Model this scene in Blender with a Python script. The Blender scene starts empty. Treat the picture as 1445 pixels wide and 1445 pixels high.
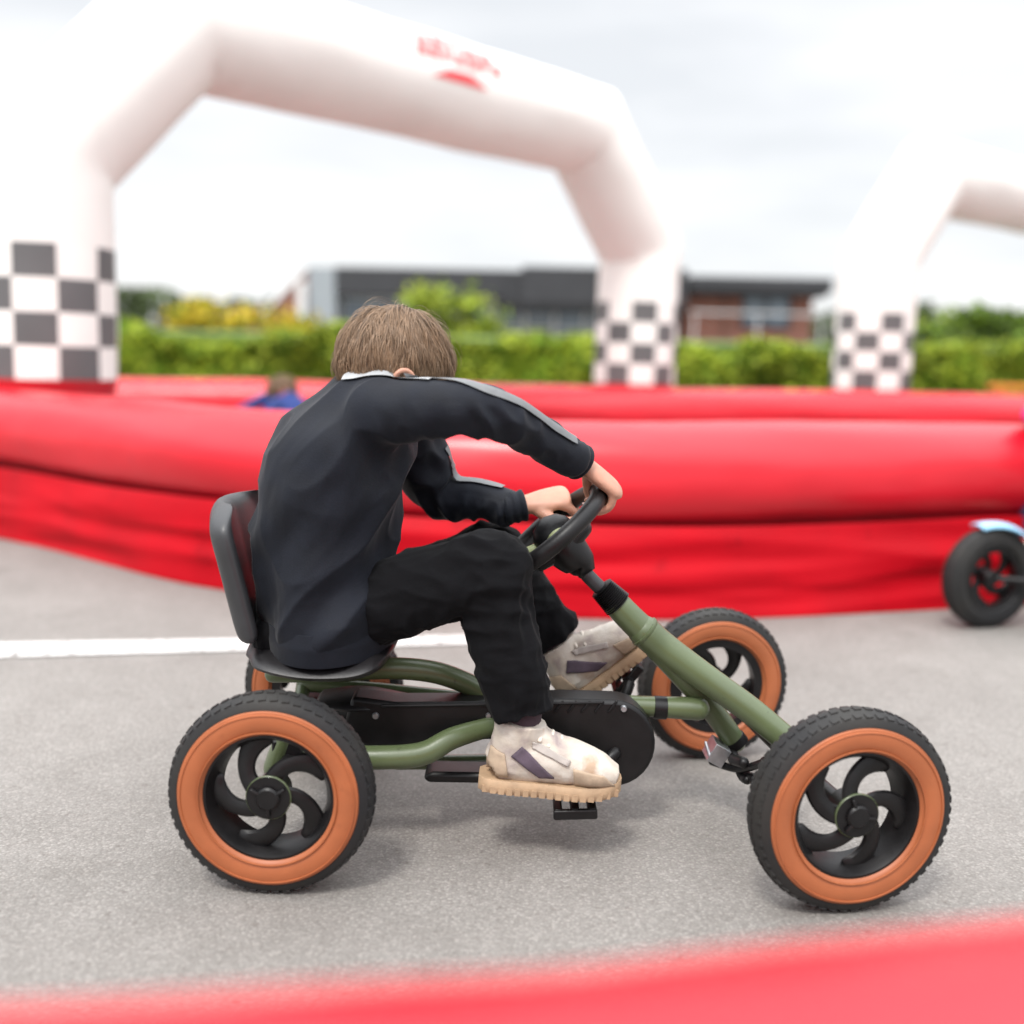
import bpy, bmesh, math, random
import numpy as np
from mathutils import Vector, Matrix, noise
from mathutils.bvhtree import BVHTree

random.seed(7); RNG = np.random.default_rng(7)
SC = bpy.context.scene
COL = SC.collection
PI = math.pi

# ------------------------------------------------------------------ camera
F_PX, PITCH, ROLL, CAM_H = 1500.0, 0.155, 0.021, 0.835
_cp, _sp, _cr, _sr = math.cos(PITCH), math.sin(PITCH), math.cos(ROLL), math.sin(ROLL)
_fwd = np.array([0, _cp, -_sp]); _r0 = np.array([1.0, 0, 0]); _u0 = np.array([0, _sp, _cp])
_X = _cr * _r0 + _sr * _u0; _U = -_sr * _r0 + _cr * _u0
cd = bpy.data.cameras.new('camera'); cam = bpy.data.objects.new('camera', cd); COL.objects.link(cam)
cam.matrix_world = Matrix(((_X[0], _U[0], -_fwd[0], 0), (_X[1], _U[1], -_fwd[1], 0), (_X[2], _U[2], -_fwd[2], CAM_H), (0, 0, 0, 1)))
cd.sensor_width = 36; cd.lens = 36 * F_PX / 1445; cd.clip_end = 2000; cd.clip_start = 0.02
cd.dof.use_dof = True; cd.dof.focus_distance = 1.78
cd.dof.aperture_fstop = (cd.lens / 1000) / 0.029
SC.camera = cam

# ------------------------------------------------------------------ sky, sun, exposure
SUN_EL, SUN_AZ = math.radians(58), math.radians(205)       # azimuth the light comes from, clockwise from +Y
w = bpy.data.worlds.new('World'); SC.world = w; w.use_nodes = True
nt = w.node_tree; N = nt.nodes; L = nt.links
bg = N['Background']; bg.inputs['Strength'].default_value = 0.1
sky = N.new('ShaderNodeTexSky'); sky.sky_type = 'NISHITA'; sky.sun_disc = False
sky.sun_elevation = SUN_EL; sky.sun_rotation = SUN_AZ
tc = N.new('ShaderNodeTexCoord'); sep = N.new('ShaderNodeSeparateXYZ'); L.new(tc.outputs['Generated'], sep.inputs[0])
mp = N.new('ShaderNodeMapping'); mp.inputs['Scale'].default_value = (1.6, 1.6, 7.0); L.new(tc.outputs['Generated'], mp.inputs[0])
nz = N.new('ShaderNodeTexNoise'); nz.inputs['Scale'].default_value = 1.7; nz.inputs['Detail'].default_value = 5; nz.inputs['Roughness'].default_value = 0.5
L.new(mp.outputs[0], nz.inputs[0])
elev = N.new('ShaderNodeValToRGB'); L.new(sep.outputs[2], elev.inputs[0])      # overcast deck: brighter towards the zenith
er = elev.color_ramp; er.elements[0].position = 0.0; er.elements[0].color = (6.1, 6.12, 6.15, 1)
er.elements[1].position = 1.0; er.elements[1].color = (20.5, 20.7, 21.2, 1)
e = er.elements.new(0.33); e.color = (5.9, 5.95, 6.05, 1)
e = er.elements.new(0.55); e.color = (13.5, 13.7, 14, 1)
cl = N.new('ShaderNodeValToRGB'); L.new(nz.outputs[0], cl.inputs[0])
cl.color_ramp.elements[0].position = 0.36; cl.color_ramp.elements[0].color = (0.86, 0.875, 0.89, 1)
cl.color_ramp.elements[1].position = 0.6; cl.color_ramp.elements[1].color = (1.04, 1.04, 1.04, 1)
mu = N.new('ShaderNodeMix'); mu.data_type = 'RGBA'; mu.blend_type = 'MULTIPLY'; mu.inputs[0].default_value = 1
L.new(elev.outputs[0], mu.inputs[6]); L.new(cl.outputs[0], mu.inputs[7])
mx = N.new('ShaderNodeMix'); mx.data_type = 'RGBA'; mx.inputs[0].default_value = 0.93
L.new(sky.outputs[0], mx.inputs[6]); L.new(mu.outputs[2], mx.inputs[7]); L.new(mx.outputs[2], bg.inputs[0])
sl = bpy.data.lights.new('sun', 'SUN'); sl.energy = 1.5; sl.angle = math.radians(12); sl.color = (1, 0.965, 0.91)
so = bpy.data.objects.new('sun', sl); COL.objects.link(so)
_d = Vector((math.sin(SUN_AZ) * math.cos(SUN_EL), math.cos(SUN_AZ) * math.cos(SUN_EL), math.sin(SUN_EL)))
so.rotation_euler = _d.to_track_quat('Z', 'Y').to_euler()
SC.view_settings.view_transform = 'Standard'; SC.view_settings.look = 'None'
SC.view_settings.exposure = 0.8; SC.view_settings.gamma = 1.0
SC.cycles.max_bounces = 8; SC.cycles.use_denoising = True

# ------------------------------------------------------------------ helpers
def P(px, py, Y):
    """world point on the vertical plane at distance Y that the photograph shows at this pixel"""
    a_, b_ = px - 722.5, py - 722.5
    a = a_ * _cr + b_ * _sr; b = -a_ * _sr + b_ * _cr
    d = a * _r0 - b * _u0 + F_PX * _fwd
    return np.array([0, 0, CAM_H]) + d * (Y / d[1])
def G(px, py, z=0.0):
    a_, b_ = px - 722.5, py - 722.5
    a = a_ * _cr + b_ * _sr; b = -a_ * _sr + b_ * _cr
    d = a * _r0 - b * _u0 + F_PX * _fwd
    return np.array([0, 0, CAM_H]) + d * ((z - CAM_H) / d[2])
def unit(v):
    v = np.asarray(v, float); return v / (np.linalg.norm(v) + 1e-12)

class MB:
    def __init__(s): s.v = []; s.f = []; s.m = []; s.n = 0
    def add(s, v, f, mi=0):
        v = np.asarray(v, float)
        s.v.append(v); s.f += [tuple(i + s.n for i in q) for q in f]
        s.m += [mi] * len(f) if isinstance(mi, int) else list(mi)
        s.n += len(v); return s
    def box(s, c, size, rot=None, mi=0):
        c = np.asarray(c, float); h = np.asarray(size, float) / 2
        v = np.array([[x, y, z] for x in (-1, 1) for y in (-1, 1) for z in (-1, 1)]) * h
        if rot is not None: v = v @ np.asarray(rot).T
        return s.add(v + c, [(0, 1, 3, 2), (4, 6, 7, 5), (0, 4, 5, 1), (2, 3, 7, 6), (0, 2, 6, 4), (1, 5, 7, 3)], mi)
    def loft(s, *a, mi=0, **k): return s.add(*loft(*a, **k), mi)
    def poly(s, pts, dirv, depth, mi=0):
        """a planar outline given depth along dirv, centred"""
        pts = np.asarray(pts, float); d = unit(dirv) * depth / 2; n = len(pts)
        v = np.vstack([pts - d, pts + d])
        f = [tuple(range(n))[::-1], tuple(range(n, 2 * n))] + [(i, (i + 1) % n, n + (i + 1) % n, n + i) for i in range(n)]
        return s.add(v, f, mi)
    def mesh(s, name, origin=(0, 0, 0)):
        me = bpy.data.meshes.new(name)
        v = (np.vstack(s.v) - np.asarray(origin)) if s.v else np.zeros((0, 3))
        me.from_pydata(v.tolist(), [], s.f)
        return me

def spline(pts, k):
    pts = np.asarray(pts, float)
    if k <= 1 or len(pts) < 3: return pts
    ext = np.vstack([2 * pts[0] - pts[1], pts, 2 * pts[-1] - pts[-2]]); out = []
    for i in range(1, len(ext) - 2):
        p0, p1, p2, p3 = ext[i - 1:i + 3]
        for t in np.arange(k) / k:
            out.append(.5 * (2 * p1 + (p2 - p0) * t + (2 * p0 - 5 * p1 + 4 * p2 - p3) * t * t + (3 * p1 - p0 - 3 * p2 + p3) * t ** 3))
    out.append(ext[-2]); return np.array(out)
def loft(pts, r, n=16, k=6, ref=(0, 1, 0), cap='round', closed=False):
    """sweep an ellipse (radius along ref, radius across) down a smooth path"""
    pts = np.asarray(pts, float)
    r = np.asarray(r, float)
    if r.ndim == 0: r = np.full((len(pts), 2), float(r))
    elif r.ndim == 1: r = np.c_[r, r]
    if closed:
        c = spline(np.vstack([pts[-1], pts, pts[0], pts[1]]), k); q = spline(np.vstack([r[-1], r, r[0], r[1]]), k)
        c = c[k:-1 - k] if k > 1 else c[1:-2]; q = q[k:-1 - k] if k > 1 else q[1:-2]
    else:
        c = spline(pts, k); q = np.maximum(spline(r, k), 1e-4)
    t = (np.roll(c, -1, 0) - np.roll(c, 1, 0)) if closed else np.gradient(c, axis=0)
    t /= np.linalg.norm(t, axis=1)[:, None] + 1e-12
    if cap == 'round' and not closed:
        pre, post = [], []
        for a in (80, 50, 25):
            ca, sa = math.cos(math.radians(a)), math.sin(math.radians(a))
            pre.append((c[0] - t[0] * q[0].min() * sa, t[0], q[0] * ca)); post.append((c[-1] + t[-1] * q[-1].min() * sa, t[-1], q[-1] * ca))
        post = post[::-1]
        c = np.vstack([[x[0] for x in pre], c, [x[0] for x in post]]); t = np.vstack([[x[1] for x in pre], t, [x[1] for x in post]])
        q = np.vstack([[x[2] for x in pre], q, [x[2] for x in post]])
    ang = np.arange(n) * 2 * PI / n; V = []; a = unit(ref)
    for i in range(len(c)):
        a2 = a - t[i] * np.dot(a, t[i])
        if np.linalg.norm(a2) < .05: a2 = np.cross(t[i], [0.3, .5, .8])
        a2 = unit(a2); b2 = np.cross(t[i], a2)
        if not isinstance(ref, tuple): a = a2
        V.append(c[i] + np.cos(ang)[:, None] * a2 * q[i, 0] + np.sin(ang)[:, None] * b2 * q[i, 1])
    V = np.vstack(V); m = len(c); Fc = []
    for i in range(m if closed else m - 1):
        o, o2 = i * n, ((i + 1) % m) * n
        Fc += [(o + j, o + (j + 1) % n, o2 + (j + 1) % n, o2 + j) for j in range(n)]
    if not closed and cap: Fc += [tuple(range(n))[::-1], tuple(range((m - 1) * n, m * n))]
    return V, Fc
def ellipsoid(c, R3, rad, nu=24, nv=16):
    V = []; Fc = []
    for i in range(nv + 1):
        th = PI * i / nv
        for j in range(nu):
            ph = 2 * PI * j / nu
            V.append([math.sin(th) * math.cos(ph), math.sin(th) * math.sin(ph), math.cos(th)])
    V = np.array(V) * np.asarray(rad) @ np.asarray(R3) + np.asarray(c)
    for i in range(nv):
        for j in range(nu):
            Fc.append((i * nu + j, (i + 1) * nu + j, (i + 1) * nu + (j + 1) % nu, i * nu + (j + 1) % nu))
    return V, Fc
def lathe(profile, c, axis, n=48):
    """turn (radius, along) pairs round an axis"""
    axis = unit(axis); a = unit(np.cross(axis, [0.13, 0.2, 1])); b = np.cross(axis, a)
    ang = np.arange(n) * 2 * PI / n; pr = np.asarray(profile, float)
    V = np.vstack([np.asarray(c) + axis * z + (np.cos(ang)[:, None] * a + np.sin(ang)[:, None] * b) * r for r, z in pr])
    Fc = []
    for i in range(len(pr) - 1):
        Fc += [(i * n + j, i * n + (j + 1) % n, (i + 1) * n + (j + 1) % n, (i + 1) * n + j) for j in range(n)]
    return V, Fc

def finish(o, smooth=True, angle=40, bevel=0):
    me = o.data
    bm = bmesh.new(); bm.from_mesh(me)
    bmesh.ops.remove_doubles(bm, verts=bm.verts, dist=1e-6)
    bmesh.ops.recalc_face_normals(bm, faces=bm.faces)
    bm.to_mesh(me); bm.free()
    if bevel:
        b = o.modifiers.new('bevel', 'BEVEL'); b.width = bevel; b.segments = 2; b.limit_method = 'ANGLE'; b.angle_limit = math.radians(35)
    if smooth:
        me.shade_smooth()
        me.set_sharp_from_angle(angle=math.radians(angle))
def obj(name, mb, mats, parent=None, label=None, smooth=True, angle=40, bevel=0):
    org = np.zeros(3); q = parent
    while q is not None: org += np.array(q.location); q = q.parent
    me = mb if isinstance(mb, bpy.types.Mesh) else mb.mesh(name, org)
    o = bpy.data.objects.new(name, me); COL.objects.link(o)
    for m in (mats if isinstance(mats, (list, tuple)) else [mats]): me.materials.append(m)
    if not isinstance(mb, bpy.types.Mesh) and any(mb.m): me.polygons.foreach_set('material_index', mb.m)
    if parent is not None: o.parent = parent
    if label: o['label'] = label
    finish(o, smooth, angle, bevel); return o
def thing(name, loc, label, cat, group=None):
    o = bpy.data.objects.new(name, None); COL.objects.link(o); o.location = loc
    o.empty_display_size = .1; return tag(o, label, cat, group)
def tag(o, label, cat, group=None):
    o['label'] = label; o['category'] = cat
    if group: o['group'] = group
    return o
def structure(o): o['kind'] = 'structure'; return o
def dup(o, parent=None, swap=None):
    """copy a thing, its parts and their sub-parts; swap replaces materials on the copy"""
    c = o.copy(); COL.objects.link(c); c.parent = parent
    if swap and c.type == 'MESH':
        for i, s in enumerate(o.material_slots):
            if s.material and s.material.name in swap:
                c.material_slots[i].link = 'OBJECT'; c.material_slots[i].material = swap[s.material.name]
    for ch in list(o.children): dup(ch, c, swap)
    return c

# ------------------------------------------------------------------ materials
def mat(name, col, rough=.5, var=.0, scale=6, bump=0, bscale=60, metal=0, spec=.5, coat=0, island=0, col2=None, detail=4, sheen=0, trans=0):
    m = bpy.data.materials.new(name); m.use_nodes = True; t = m.node_tree; b = t.nodes['Principled BSDF']
    b.inputs['Roughness'].default_value = rough; b.inputs['Metallic'].default_value = metal
    b.inputs['Specular IOR Level'].default_value = spec; b.inputs['Coat Weight'].default_value = coat
    if sheen: b.inputs['Sheen Weight'].default_value = sheen; b.inputs['Sheen Roughness'].default_value = .4
    c = (*col, 1); b.inputs['Base Color'].default_value = c
    co = t.nodes.new('ShaderNodeTexCoord')
    if var or col2:
        n = t.nodes.new('ShaderNodeTexNoise'); n.inputs['Scale'].default_value = scale; n.inputs['Detail'].default_value = detail
        t.links.new(co.outputs['Object'], n.inputs[0])
        r = t.nodes.new('ShaderNodeValToRGB'); t.links.new(n.outputs[0], r.inputs[0])
        lo = col2 or tuple(x * (1 - var) for x in col); hi = tuple(min(1, x * (1 + var)) for x in col)
        r.color_ramp.elements[0].position = .35; r.color_ramp.elements[0].color = (*lo, 1)
        r.color_ramp.elements[1].position = .65; r.color_ramp.elements[1].color = (*hi, 1)
        t.links.new(r.outputs[0], b.inputs['Base Color'])
        rr = t.nodes.new('ShaderNodeMapRange'); rr.inputs[3].default_value = rough * .85; rr.inputs[4].default_value = min(1, rough * 1.15)
        t.links.new(n.outputs[0], rr.inputs[0]); t.links.new(rr.outputs[0], b.inputs['Roughness'])
    if island:
        g = t.nodes.new('ShaderNodeNewGeometry'); h = t.nodes.new('ShaderNodeHueSaturation')
        mr = t.nodes.new('ShaderNodeMapRange'); mr.inputs[3].default_value = 1 - island; mr.inputs[4].default_value = 1 + island
        t.links.new(g.outputs['Random Per Island'], mr.inputs[0]); t.links.new(mr.outputs[0], h.inputs['Value'])
        src = b.inputs['Base Color'].links[0].from_socket if b.inputs['Base Color'].links else None
        if src: t.links.new(src, h.inputs['Color'])
        else: h.inputs['Color'].default_value = c
        t.links.new(h.outputs[0], b.inputs['Base Color'])
    if bump:
        n = t.nodes.new('ShaderNodeTexNoise'); n.inputs['Scale'].default_value = bscale; n.inputs['Detail'].default_value = 3
        t.links.new(co.outputs['Object'], n.inputs[0])
        bp = t.nodes.new('ShaderNodeBump'); bp.inputs['Strength'].default_value = bump; bp.inputs['Distance'].default_value = .004
        t.links.new(n.outputs[0], bp.inputs['Height']); t.links.new(bp.outputs[0], b.inputs['Normal'])
    if trans:
        b.inputs['Subsurface Weight'].default_value = trans; b.inputs['Subsurface Radius'].default_value = (.012, .005, .003)
        b.inputs['Subsurface Scale'].default_value = .6
    return m

M = {}
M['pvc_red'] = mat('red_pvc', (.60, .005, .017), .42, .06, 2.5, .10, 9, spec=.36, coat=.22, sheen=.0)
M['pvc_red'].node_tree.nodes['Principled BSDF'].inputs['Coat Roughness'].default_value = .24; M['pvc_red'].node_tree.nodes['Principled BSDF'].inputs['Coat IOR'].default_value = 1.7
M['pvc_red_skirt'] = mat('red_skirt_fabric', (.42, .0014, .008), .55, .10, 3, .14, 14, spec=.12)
M['nylon_white'] = mat('white_nylon', (.87, .84, .80), .55, .03, 2, .06, 8, spec=.35)
M['nylon_black'] = mat('black_nylon', (.12, .118, .12), .5, .1, 3, spec=.4)
M['nylon_red'] = mat('red_nylon', (.46, .004, .014), .5, .06, 3, .1, 9)
M['logo_red'] = mat('logo_red', (.75, .06, .07), .5, .05, 20)
M['olive'] = mat('olive_paint', (.085, .112, .050), .36, .12, 9, .05, 160, spec=.55, coat=.15)
M['olive_bright'] = mat('pale_green_plastic', (.33, .37, .17), .45, .06, 30)
M['black_plastic'] = mat('black_plastic', (.0065, .006, .0065), .42, .25, 30, .05, 240, spec=.35)
M['rubber'] = mat('tyre_rubber', (.011, .011, .012), .65, .3, 9, .12, 160, spec=.35, col2=(.026, .0245, .0225), detail=8)
M['tan_wall'] = mat('tan_sidewall', (.36, .105, .037), .5, .10, 14, .03, 120)
M['grey_vinyl'] = mat('grey_vinyl', (.034, .035, .038), .42, .15, 16, .06, 260)
M['black_vinyl'] = mat('black_vinyl', (.010, .009, .010), .45, .2, 16, .08, 240)
M['steel'] = mat('zinc_steel', (.45, .46, .48), .35, .15, 40, metal=.9)
M['jacket'] = mat('navy_black_jersey', (.0080, .0098, .0155), .7, .18, 22, .18, 420, spec=.22, sheen=.08)
M['trouser'] = mat('black_sweatpants', (.0050, .0050, .0060), .9, .2, 18, .18, 420, spec=.12, sheen=.03)
M['reflective'] = mat('grey_stripe_tape', (.135, .14, .145), .45, .08, 60, .1, 500)
M['piping'] = mat('pale_grey_piping', (.36, .37, .38), .5, .08, 60, .1, 500)
M['skin'] = mat('skin', (.50, .255, .175), .5, .09, 30, .05, 300, trans=.15)
M['nail'] = mat('nail', (.66, .40, .33), .3)
M['hair'] = mat('brown_hair', (.185, .115, .066), .5, .12, 30, island=.32, spec=.4)
M['eye_white'] = mat('eye_white', (.7, .7, .68), .2); M['iris'] = mat('iris', (.06, .04, .03), .2); M['lip'] = mat('lip', (.5, .2, .17), .45)
M['sole_tan'] = mat('tan_sole', (.40, .27, .165), .7, .14, 40, .15, 200)
M['lace'] = mat('cream_lace', (.66, .60, .52), .8)
M['sock'] = mat('sock', (.05, .03, .04), .9)
M['blue_jacket'] = mat('blue_jacket', (.013, .038, .19), .7, .15, 20); M['magenta'] = mat('magenta_cloth', (.52, .03, .19), .7, .15, 20)
M['navy'] = mat('navy_cloth', (.02, .018, .06), .75, .1, 20)
M['light_blue'] = mat('light_blue_plastic', (.30, .58, .80), .3, .04, 10)
M['dark_frame'] = mat('black_frame_paint', (.02, .02, .022), .35, .1, 10)
M['brick_far'] = None
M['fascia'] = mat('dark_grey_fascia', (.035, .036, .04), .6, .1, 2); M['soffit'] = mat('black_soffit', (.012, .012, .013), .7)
M['glass'] = mat('window_glass', (.12, .17, .22), .08, .2, .6, spec=.9); M['frame_white'] = mat('white_frame', (.72, .72, .71), .5, .04, 3)
M['panel'] = mat('grey_wall_panel', (.30, .33, .35), .6, .06, 1.2); M['tile_roof'] = mat('brown_roof', (.20, .10, .07), .8, .2, 5)
M['bark'] = mat('bark', (.10, .075, .05), .9, .3, 12, .4, 30)
M['orange'] = mat('orange_rail_paint', (.66, .22, .03), .5, .1, 8)
def leafmat(name, a, isl=.45):
    m = mat(name, a, .6, .25, 1.3, island=isl, spec=.25); b = m.node_tree.nodes['Principled BSDF']
    b.inputs['Transmission Weight'].default_value = 0.0; return m
M['leaf_hedge'] = leafmat('hedge_leaf', (.15, .245, .020)); M['leaf_lime'] = leafmat('lime_leaf', (.30, .36, .03))
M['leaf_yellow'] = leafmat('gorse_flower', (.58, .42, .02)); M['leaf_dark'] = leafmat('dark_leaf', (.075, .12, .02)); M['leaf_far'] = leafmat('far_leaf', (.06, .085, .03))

def brick_mat():
    m = bpy.data.materials.new('red_brick'); m.use_nodes = True; t = m.node_tree; b = t.nodes['Principled BSDF']; b.inputs['Roughness'].default_value = .85
    co = t.nodes.new('ShaderNodeTexCoord'); mpn = t.nodes.new('ShaderNodeMapping'); mpn.inputs['Rotation'].default_value = (PI / 2, 0, 0)
    br = t.nodes.new('ShaderNodeTexBrick'); br.inputs['Scale'].default_value = 1.0
    br.inputs['Color1'].default_value = (.36, .10, .055, 1); br.inputs['Color2'].default_value = (.27, .075, .045, 1); br.inputs['Mortar'].default_value = (.32, .27, .23, 1)
    br.inputs['Brick Width'].default_value = .225; br.inputs['Row Height'].default_value = .075; br.inputs['Mortar Size'].default_value = .01
    t.links.new(co.outputs['Object'], mpn.inputs[0]); t.links.new(mpn.outputs[0], br.inputs[0]); t.links.new(br.outputs[0], b.inputs['Base Color']); return m
M['brick'] = brick_mat()
def asphalt_mat():
    m = bpy.data.materials.new('old_asphalt'); m.use_nodes = True; t = m.node_tree; b = t.nodes['Principled BSDF']
    co = t.nodes.new('ShaderNodeTexCoord')
    def noise_(s, d=3, r=.6):
        n = t.nodes.new('ShaderNodeTexNoise'); n.inputs['Scale'].default_value = s; n.inputs['Detail'].default_value = d; n.inputs['Roughness'].default_value = r
        t.links.new(co.outputs['Object'], n.inputs[0]); return n
    def ramp(src, p0, c0, p1, c1):
        r = t.nodes.new('ShaderNodeValToRGB'); t.links.new(src, r.inputs[0])
        r.color_ramp.elements[0].position = p0; r.color_ramp.elements[0].color = (*c0, 1); r.color_ramp.elements[1].position = p1; r.color_ramp.elements[1].color = (*c1, 1); return r
    def mul(a, c, f=1):
        x = t.nodes.new('ShaderNodeMix'); x.data_type = 'RGBA'; x.blend_type = 'MULTIPLY'; x.inputs[0].default_value = f
        t.links.new(a, x.inputs[6]); t.links.new(c, x.inputs[7]); return x.outputs[2]
    vo = t.nodes.new('ShaderNodeTexVoronoi'); vo.inputs['Scale'].default_value = 230; t.links.new(co.outputs['Object'], vo.inputs[0])
    sx = t.nodes.new('ShaderNodeSeparateColor'); t.links.new(vo.outputs['Color'], sx.inputs[0])
    stones = ramp(sx.outputs[0], .0, (.205, .194, .182), 1, (.300, .284, .267))
    stones.color_ramp.elements.new(.75).color = (.245, .232, .218, 1)
    gaps = ramp(vo.outputs['Distance'], .35, (1, 1, 1), .85, (.80, .79, .78))
    big = ramp(noise_(1.1, 5).outputs[0], .3, (.84, .835, .825), .7, (1.08, 1.075, 1.07))
    mid = ramp(noise_(9, 4).outputs[0], .3, (.93, .925, .92), .72, (1.05, 1.05, 1.05))
    spots = ramp(noise_(46, 2, .5).outputs[0], .28, (.80, .78, .77), .35, (1, 1, 1))
    c = mul(mul(mul(mul(stones.outputs[0], gaps.outputs[0]), big.outputs[0]), mid.outputs[0]), spots.outputs[0])
    t.links.new(c, b.inputs['Base Color']); b.inputs['Roughness'].default_value = .82; b.inputs['Specular IOR Level'].default_value = .35
    bp = t.nodes.new('ShaderNodeBump'); bp.inputs['Strength'].default_value = .4; bp.inputs['Distance'].default_value = .002; bp.invert = True
    t.links.new(vo.outputs['Distance'], bp.inputs['Height']); t.links.new(bp.outputs[0], b.inputs['Normal']); return m
def soil(m, scale, lo, hi, dark, detail=3):
    """scattered dirt marks with a shape of their own"""
    t = m.node_tree; b = t.nodes['Principled BSDF']; src = b.inputs['Base Color'].links[0].from_socket
    co = t.nodes.new('ShaderNodeTexCoord'); n = t.nodes.new('ShaderNodeTexNoise'); n.inputs['Scale'].default_value = scale; n.inputs['Detail'].default_value = detail; n.inputs['Roughness'].default_value = .65
    t.links.new(co.outputs['Object'], n.inputs[0]); r = t.nodes.new('ShaderNodeValToRGB'); t.links.new(n.outputs[0], r.inputs[0])
    r.color_ramp.elements[0].position = lo; r.color_ramp.elements[0].color = (1, 1, 1, 1); r.color_ramp.elements[1].position = hi; r.color_ramp.elements[1].color = (*dark, 1)
    x = t.nodes.new('ShaderNodeMix'); x.data_type = 'RGBA'; x.blend_type = 'MULTIPLY'; x.inputs[0].default_value = 1
    t.links.new(src, x.inputs[6]); t.links.new(r.outputs[0], x.inputs[7]); t.links.new(x.outputs[2], b.inputs['Base Color'])
M['asphalt'] = asphalt_mat()
soil(M['asphalt'], 2.3, .60, .72, (.84, .83, .82), 6); soil(M['asphalt'], 14, .70, .74, (.66, .65, .64), 3)
soil(M['pvc_red'], 7, .69, .76, (.55, .7, .7)); soil(M['pvc_red_skirt'], 5, .62, .74, (.7, .8, .8)); soil(M['nylon_white'], 3, .60, .78, (.90, .88, .86), 6)
soil(M['olive'], 60, .66, .74, (.6, .6, .6)); soil(M['tan_wall'], 22, .60, .75, (.78, .76, .74), 5)
def line_mat():
    m = mat('worn_road_paint', (.60, .59, .57), .7, .06, 20, .3, 150); t = m.node_tree; b = t.nodes['Principled BSDF']
    co = t.nodes.new('ShaderNodeTexCoord'); n = t.nodes.new('ShaderNodeTexNoise'); n.inputs['Scale'].default_value = 38; n.inputs['Detail'].default_value = 6; n.inputs['Roughness'].default_value = .7
    t.links.new(co.outputs['Object'], n.inputs[0]); r = t.nodes.new('ShaderNodeValToRGB'); t.links.new(n.outputs[0], r.inputs[0])
    r.color_ramp.elements[0].position = .36; r.color_ramp.elements[1].position = .47
    t.links.new(r.outputs[0], b.inputs['Alpha']); return m
M['line'] = line_mat()
def shoe_mat():
    m = mat('cream_patterned_shoe', (.70, .62, .54), .75, .1, 30, .2, 300); t = m.node_tree; b = t.nodes['Principled BSDF']
    co = t.nodes.new('ShaderNodeTexCoord'); n = t.nodes.new('ShaderNodeTexNoise'); n.inputs['Scale'].default_value = 17; n.inputs['Detail'].default_value = 4; n.inputs['Distortion'].default_value = .4
    t.links.new(co.outputs['Object'], n.inputs[0]); r = t.nodes.new('ShaderNodeValToRGB'); t.links.new(n.outputs[0], r.inputs[0])
    el = r.color_ramp.elements; el[0].position = .24; el[0].color = (.16, .12, .14, 1); el[1].position = .47; el[1].color = (.52, .46, .39, 1)
    x = el.new(.34); x.color = (.36, .30, .28, 1); x = el.new(.60); x.color = (.58, .53, .47, 1); x = el.new(.75); x.color = (.42, .30, .21, 1)
    t.links.new(r.outputs[0], b.inputs['Base Color']); return m
M['shoe'] = shoe_mat()
M['shoe_tan'] = mat('tan_suede', (.42, .32, .23), .85, .15, 40, .15, 300); M['shoe_dark'] = mat('purple_grey_suede', (.085, .062, .085), .85, .2, 40, .15, 300); M['shoe_grey'] = mat('pale_grey_suede', (.40, .36, .33), .85, .12, 40, .15, 300)

# ------------------------------------------------------------------ ground
g = MB(); xs = np.array([-400, -60, -15, -8, 8, 15, 60, 400.]); ys = np.array([-60, -3, 0, 4.2, 5, 6, 7, 8, 12, 30, 100, 800.])
gz = lambda y: -0.06 * np.clip((y - 4.2) / 3.5, 0, 1)
g.add([[x, y, gz(y)] for y in ys for x in xs], [(j * 8 + i, j * 8 + i + 1, (j + 1) * 8 + i + 1, (j + 1) * 8 + i) for j in range(11) for i in range(7)])
structure(obj('ground', g, M['asphalt']))
a0, a1, b0, b1 = G(-500, 944), G(740, 908), G(740, 896.5), G(-500, 916)
g = MB().add([p + [0, 0, .004] for p in (a0, a1, b0, b1)], [(0, 1, 2, 3)])
o = structure(obj('road_marking', g, M['line'])); o['label'] = 'white painted line on the grey asphalt'

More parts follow.
